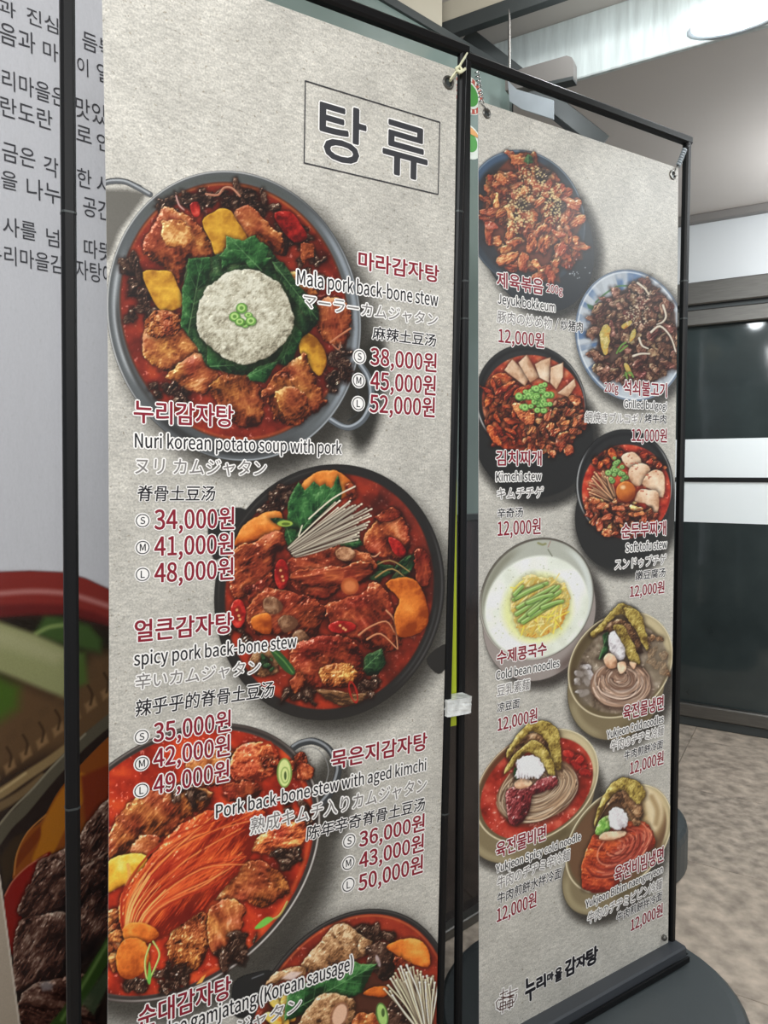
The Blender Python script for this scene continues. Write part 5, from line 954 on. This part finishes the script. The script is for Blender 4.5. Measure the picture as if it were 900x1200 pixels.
def En(pl, b, s, x0, x1, xr, yt, yb, sc=1): letter(pl, s, x0, x1, xr, yt, yb, 'ink', b, en, cap=True, bold=.22*sc, halo=2.0*sc)
def J(pl, b, s, x0, x1, xr, yt, yb, sc=1): letter(pl, s, x0, x1, xr, yt, yb, 'grey', b, jn, bold=.1*sc, halo=1.7*sc, lean=.06)
def Cn(pl, b, s, x0, x1, xr, yt, yb, sc=1): letter(pl, s, x0, x1, xr, yt, yb, 'ink', b, cn, bold=.22*sc, halo=1.3*sc, lean=.08)
def Pr(pl, b, s, x0, x1, xr, yt, yb, sc=1): letter(pl, s, x0, x1, xr, yt, yb, 'red', b, pr, cap=True, bold=.5*sc, halo=1.9*sc)
letter(PL, '탕', 375, 428, 401, 123, 190, 'title', BL, 'large charcoal heading letter', bold=1.2, halo=2.6); letter(PL, '류', 449, 500, 474, 146, 207, 'title', BL, 'large charcoal heading letter', bold=1.2, halo=2.6)
strokes(PL, [[(357.5, 95), (515, 143.5), (513, 228), (356, 191), (357.5, 95)]], 1.5, 'title', BL, 'thin charcoal frame round the heading', name='heading_frame')
K(PL, BL, '마라감자탕', 420, 514, 467, 303, 323.5); En(PL, BL, 'Mala pork back-bone stew', 348, 513, 353, 317, 334); J(PL, BL, 'マーラーカムジャタン', 355, 512, 434, 356, 372); Cn(PL, BL, '麻辣土豆汤', 436, 510, 473, 387, 402)
Pr(PL, BL, '38,000원', 434, 511, 440, 408.5, 427.5); Pr(PL, BL, '45,000원', 434, 510, 440, 436, 456); Pr(PL, BL, '52,000원', 433, 509, 440, 463, 483)
K(PL, BL, '누리감자탕', 157, 273, 215, 472, 498); En(PL, BL, 'Nuri korean potato soup with pork', 158, 400, 163, 508, 524.5); J(PL, BL, 'ヌリ カムジャタン', 158, 311, 235, 538, 557); Cn(PL, BL, '脊骨土豆汤', 160, 251, 205, 569, 587)
Pr(PL, BL, '34,000원', 181, 274, 186, 597.5, 620); Pr(PL, BL, '41,000원', 181, 273, 186, 629, 651); Pr(PL, BL, '48,000원', 181, 273, 186, 660, 682)
K(PL, BL, '얼큰감자탕', 158, 272, 215, 722, 747); En(PL, BL, 'spicy pork back-bone stew', 157, 347, 200, 759.5, 775); J(PL, BL, '辛いカムジャタン', 158, 304, 231, 781, 799); Cn(PL, BL, '辣乎乎的脊骨土豆汤', 158, 320, 239, 809, 828)
Pr(PL, BL, '35,000원', 180, 270, 186, 847, 868.5); Pr(PL, BL, '42,000원', 180, 269, 186, 877, 898); Pr(PL, BL, '49,000원', 180, 268, 186, 908, 929.5)
K(PL, BL, '묵은지감자탕', 388, 500, 444, 869, 890); En(PL, BL, 'Pork back-bone stew with aged kimchi', 253, 499, 257, 942, 957.5); J(PL, BL, '熟成キムチ入りカムジャタン', 293, 499, 396, 934, 953); Cn(PL, BL, '陈年辛奇脊骨土豆汤', 359, 497, 428, 951, 967)
Pr(PL, BL, '36,000원', 421, 497, 427, 973.5, 990.5); Pr(PL, BL, '43,000원', 421, 496, 427, 998, 1015.5); Pr(PL, BL, '50,000원', 420, 495, 427, 1023.5, 1041.5)
K(PL, BL, '순대감자탕', 162, 270, 216, 1161, 1188); En(PL, BL, 'Sundae gamjatang (Korean sausage)', 160, 413, 390, 1128, 1144); J(PL, BL, 'スンデカムジャタン', 160, 352, 340, 1171, 1189)
for ch, x, y in (('S', 421, 418), ('M', 420, 446), ('L', 419.5, 473), ('S', 167, 610), ('M', 167, 641.5), ('L', 167, 673), ('S', 166, 863), ('M', 166, 894.5), ('L', 165.5, 926), ('S', 409, 985), ('M', 408, 1011), ('L', 408, 1036.5)): size_badge(PL, ch, x, y, BL)
q = .8
K(PR, BR, '제육볶음', 582, 636, 609, 323, 341, q); Pr(PR, BR, '200g', 640, 659, 643, 333.5, 342.5, .6); En(PR, BR, 'Jeyuk bokkeum', 583, 650, 586, 345, 356, q); J(PR, BR, '豚肉の炒め物', 582, 646, 614, 368, 382, q); Cn(PR, BR, '/ 炒猪肉', 650, 682, 666, 375, 389, q); Pr(PR, BR, '12,000원', 584, 637, 587, 386, 401, q)
Pr(PR, BR, '200g', 708, 724, 711, 449, 459, .6); K(PR, BR, '석쇠불고기', 730, 781, 755, 447, 464, q); En(PR, BR, 'Grilled bulgogi', 731, 781, 733, 469, 477.5, q); J(PR, BR, '網焼きブルコギ', 685, 747, 715, 483.5, 496, q); Cn(PR, BR, '/ 烤牛肉', 749, 780, 765, 485, 497, q); Pr(PR, BR, '12,000원', 740, 781, 743, 503, 516.5, q)
K(PR, BR, '김치찌개', 581, 634, 607, 528, 545.5, q); En(PR, BR, 'Kimchi stew', 581, 634, 583, 553.5, 564, q); J(PR, BR, 'キムチチゲ', 582, 636, 608, 571, 584, q); Cn(PR, BR, '辛奇汤', 582, 612, 597, 595, 606.5, q); Pr(PR, BR, '12,000원', 583, 633, 586, 611.5, 627.5, q)
K(PR, BR, '순두부찌개', 728, 780, 754, 612, 629, q); En(PR, BR, 'Soft tofu stew', 733, 781, 736, 637, 646.5, q); J(PR, BR, 'スンドゥブチゲ', 720, 780, 750, 652, 664.5, q); Cn(PR, BR, '嫩豆腐汤', 744, 779, 761, 667.5, 678, q); Pr(PR, BR, '12,000원', 738, 778, 741, 687, 699, q)
K(PR, BR, '수제콩국수', 582, 640, 611, 757, 773, q); En(PR, BR, 'Cold bean noodles', 581, 655, 584, 786, 796, q); J(PR, BR, '豆乳素麺', 582, 620, 601, 799, 812, q); Cn(PR, BR, '凉豆面', 582, 608, 595, 821, 832, q); Pr(PR, BR, '12,000원', 583, 629, 586, 841.5, 855.5, q)
K(PR, BR, '육전물냉면', 730, 777, 753, 821, 838, q); En(PR, BR, 'Yukjeon Cold noodles', 711, 777, 713, 856, 865, q); J(PR, BR, '牛肉のチヂミ冷麺', 715, 777, 746, 859, 871, q); Cn(PR, BR, '牛肉煎餅冷面', 731, 776, 753, 873.5, 884, q); Pr(PR, BR, '12,000원', 738, 777, 741, 893, 906, q)
K(PR, BR, '육전물비면', 581, 639, 610, 977, 995, q); En(PR, BR, 'Yukjeon Spicy cold noodle', 581, 680, 583, 1013, 1022, q); J(PR, BR, '牛肉のチヂミ辛冷麺', 582, 667, 624, 1011, 1025, q); Cn(PR, BR, '牛肉煎餅水拌冷面', 582, 657, 620, 1031, 1044, q); Pr(PR, BR, '12,000원', 582, 628, 585, 1064, 1079, q)
K(PR, BR, '육전비빔냉면', 720, 777, 748, 1004, 1022, q); En(PR, BR, 'Yukjeon Bibim naengmyeon', 686, 776, 689, 1054, 1062.5, q); J(PR, BR, '牛肉のチヂミビビン冷麺', 688, 775, 732, 1049, 1062, q); Cn(PR, BR, '牛肉煎餅拌冷面', 722, 775, 748, 1057, 1068, q); Pr(PR, BR, '12,000원', 739, 776, 742, 1076.5, 1089, q)
lg = 'black brush lettering of the shop name'
letter(PR, '누', 616, 627, 621, 1145, 1172, 'ink', BR, lg, bold=1.1, halo=2, lean=-.05); letter(PR, '리', 629, 639, 634, 1143, 1158, 'ink', BR, lg, bold=1.1, halo=2, lean=-.05)
letter(PR, '마', 641, 648, 644, 1140, 1149, 'ink', BR, lg, bold=.8, halo=1.8); letter(PR, '을', 650, 658, 654, 1134, 1149, 'ink', BR, lg, bold=.8, halo=1.8)
letter(PR, '감', 662, 674, 668, 1123, 1142, 'ink', BR, lg, bold=1.1, halo=2); letter(PR, '자', 675, 686, 680, 1120, 1133, 'ink', BR, lg, bold=1.1, halo=2); letter(PR, '탕', 687, 700, 693, 1111, 1130, 'ink', BR, lg, bold=1.1, halo=2)
E6 = lambda *v: [(570+v[i]/6, 1090+v[i+1]/6) for i in range(0, len(v), 2)]
strokes(PR, [E6(115, 410, 112, 580), E6(165, 395, 162, 555), E6(95, 450, 145, 425), E6(90, 490, 190, 450), E6(145, 445, 215, 415), E6(95, 510, 95, 560, 135, 545, 132, 500, 95, 510), E6(148, 498, 148, 545, 182, 530, 180, 485, 148, 498), E6(90, 540, 195, 500), E6(85, 485, 66, 505, 72, 545, 95, 560), E6(210, 450, 205, 480, 190, 505), E6(100, 470, 185, 470), E6(150, 470, 190, 455)], 1.3, 'brown', BR, 'brown brush crest before the shop name', halo=1.5, name='crest')
# ---- ties, hooks, tape, knobs
g1 = grommet(PL, 525, 97, SL); g2 = grommet(PR, 570, 133, SR, 3.2); g3 = grommet(PR, 788, 205, SR, 3.0)
def wire(pl, pts, r, m, parent, name, n=.006, coil=0):
    q = [pl.P(*pl.uv(*p), n) for p in pts]
    if coil:
        a, c = q[0], q[-1]; d = (c-a); L = np.linalg.norm(d); d = d/L; x = np.cross(d, pl.n); q = [a+d*L*t+(x*math.cos(t*coil*6.283)+pl.n*math.sin(t*coil*6.283))*.004 for t in np.linspace(0, 1, coil*8)]
    b = MB(); b.tube(q, r, 6); return b.build(name, m, parent, smooth=True)
wire(PL, [(525, 97), (530, 90), (534, 84), (538, 76), (543, 68)], .0022, 'string', SL, 'tie_string'); wire(PL, [(524, 96), (531, 86), (536, 78), (544, 65)], .0016, 'string', SL, 'tie_string', .009)
wire(PL, [(530, 84), (534, 81), (537, 85), (534, 89), (530, 86), (536, 88), (541, 84)], .0028, 'string', SL, 'string_knot', .011)
wire(PR, [(570, 133), (567, 126), (563, 122)], .0011, 'steel', SR, 'hook_wire', .003); wire(PR, [(563, 122), (557, 84)], .0012, 'chrome', SR, 'coil_spring', .004, 8)
wire(PR, [(788, 205), (791, 197), (794, 192)], .0014, 'steel', SR, 'hook_wire', .003); wire(PR, [(793, 195), (801, 175)], .0026, 'plate', SR, 'coil_spring', .004, 7); wire(PR, [(801, 175), (805, 171)], .003, 'black', SR, 'hook_wire', .004)
u_, v_ = PR.uv(777, 1098); b = MB(); b.stack([[PR.P(u_+.007*k*math.cos(a), v_+.007*k*math.sin(a), nn) for a in np.arange(0, 6.2, .52)] for nn, k in ((0, 1), (.006, 1), (.009, .6))]); b.build('clip_knob', 'steel', SR)
b = MB(); b.tube([PR.P(*PR.uv(786, 1108), .012), PR.P(*PR.uv(803, 1116), .014), PR.P(*PR.uv(818, 1124), .015)], .0022, 6); b.build('cable_tie', 'black', SR)
b = MB(); u0_ = PL.uv(521, 826)[0]; u1_ = PL.uv(549, 826)[0]; va, vb_ = PL.uv(535, 817)[1], PL.uv(535, 836)[1]
rs = np.random.RandomState(3); R = []
for k in range(9):
    v = va+(vb_-va)*k/8; o_ = (rs.rand(10)-.5)*.0014; R.append([PL.P(a+o_[i], v, c+o_[9-i]*.8) for i, (a, c) in enumerate([(u0_, -.013), (u0_, .009), (u0_+.007, .012), ((u0_+u1_)/2, .0115), (u1_-.007, .012), (u1_, .009), (u1_, -.02), (u0_+.02, -.022)])])
b.stack(R); t = b.build('clear_tape', 'clear', None, PL.P(u0_, vb_)); tag(t, 'crumpled band of clear tape binding the two black posts together', 'tape')
PK = Plane(PL.o-PL.n*.024, PL.u, PL.v); ua = PK.at_x(512, PK.uv(520, 560)[1]); k0 = PK.uv(535.5, 354); k1 = PK.uv(534.8, 850)
b = MB(); b.stack([[PK.P(k0[0]-.05, k0[1], e), PK.P(k1[0]-.05, k1[1], e), PK.P(k1[0], k1[1], e), PK.P(k0[0], k0[1], e)] for e in (-.003, 0)]); t = b.build('lime_strip', 'lime', None, PK.P(k0[0], k1[1])); tag(t, 'narrow lime green strip showing between the left banner edge and the black posts', 'strip')
# ---- another stand's base behind the right banner
ob = empty('stand_base', (0.715, 2.40, 0), 'dark grey rounded plastic base on the floor behind the right stand', 'base')
tank(Plane((0.715, 2.40, 0), PR.u*np.array((1, 1, 0)), (0, 0, 1)), 0, 0, .31, .29, 0, .145, 'water_tank', ob)
b = MB(); b.bar((0.715, 2.40, .145), (0.715, 2.40, 1.0), .02, .02, (1, 0, 0), .003); b.build('pole', 'black', ob)
print('built in', round(time.time()-T0, 1), 's; tiles', nt_, 'faces', sum(len(m.polygons) for m in bpy.data.meshes))
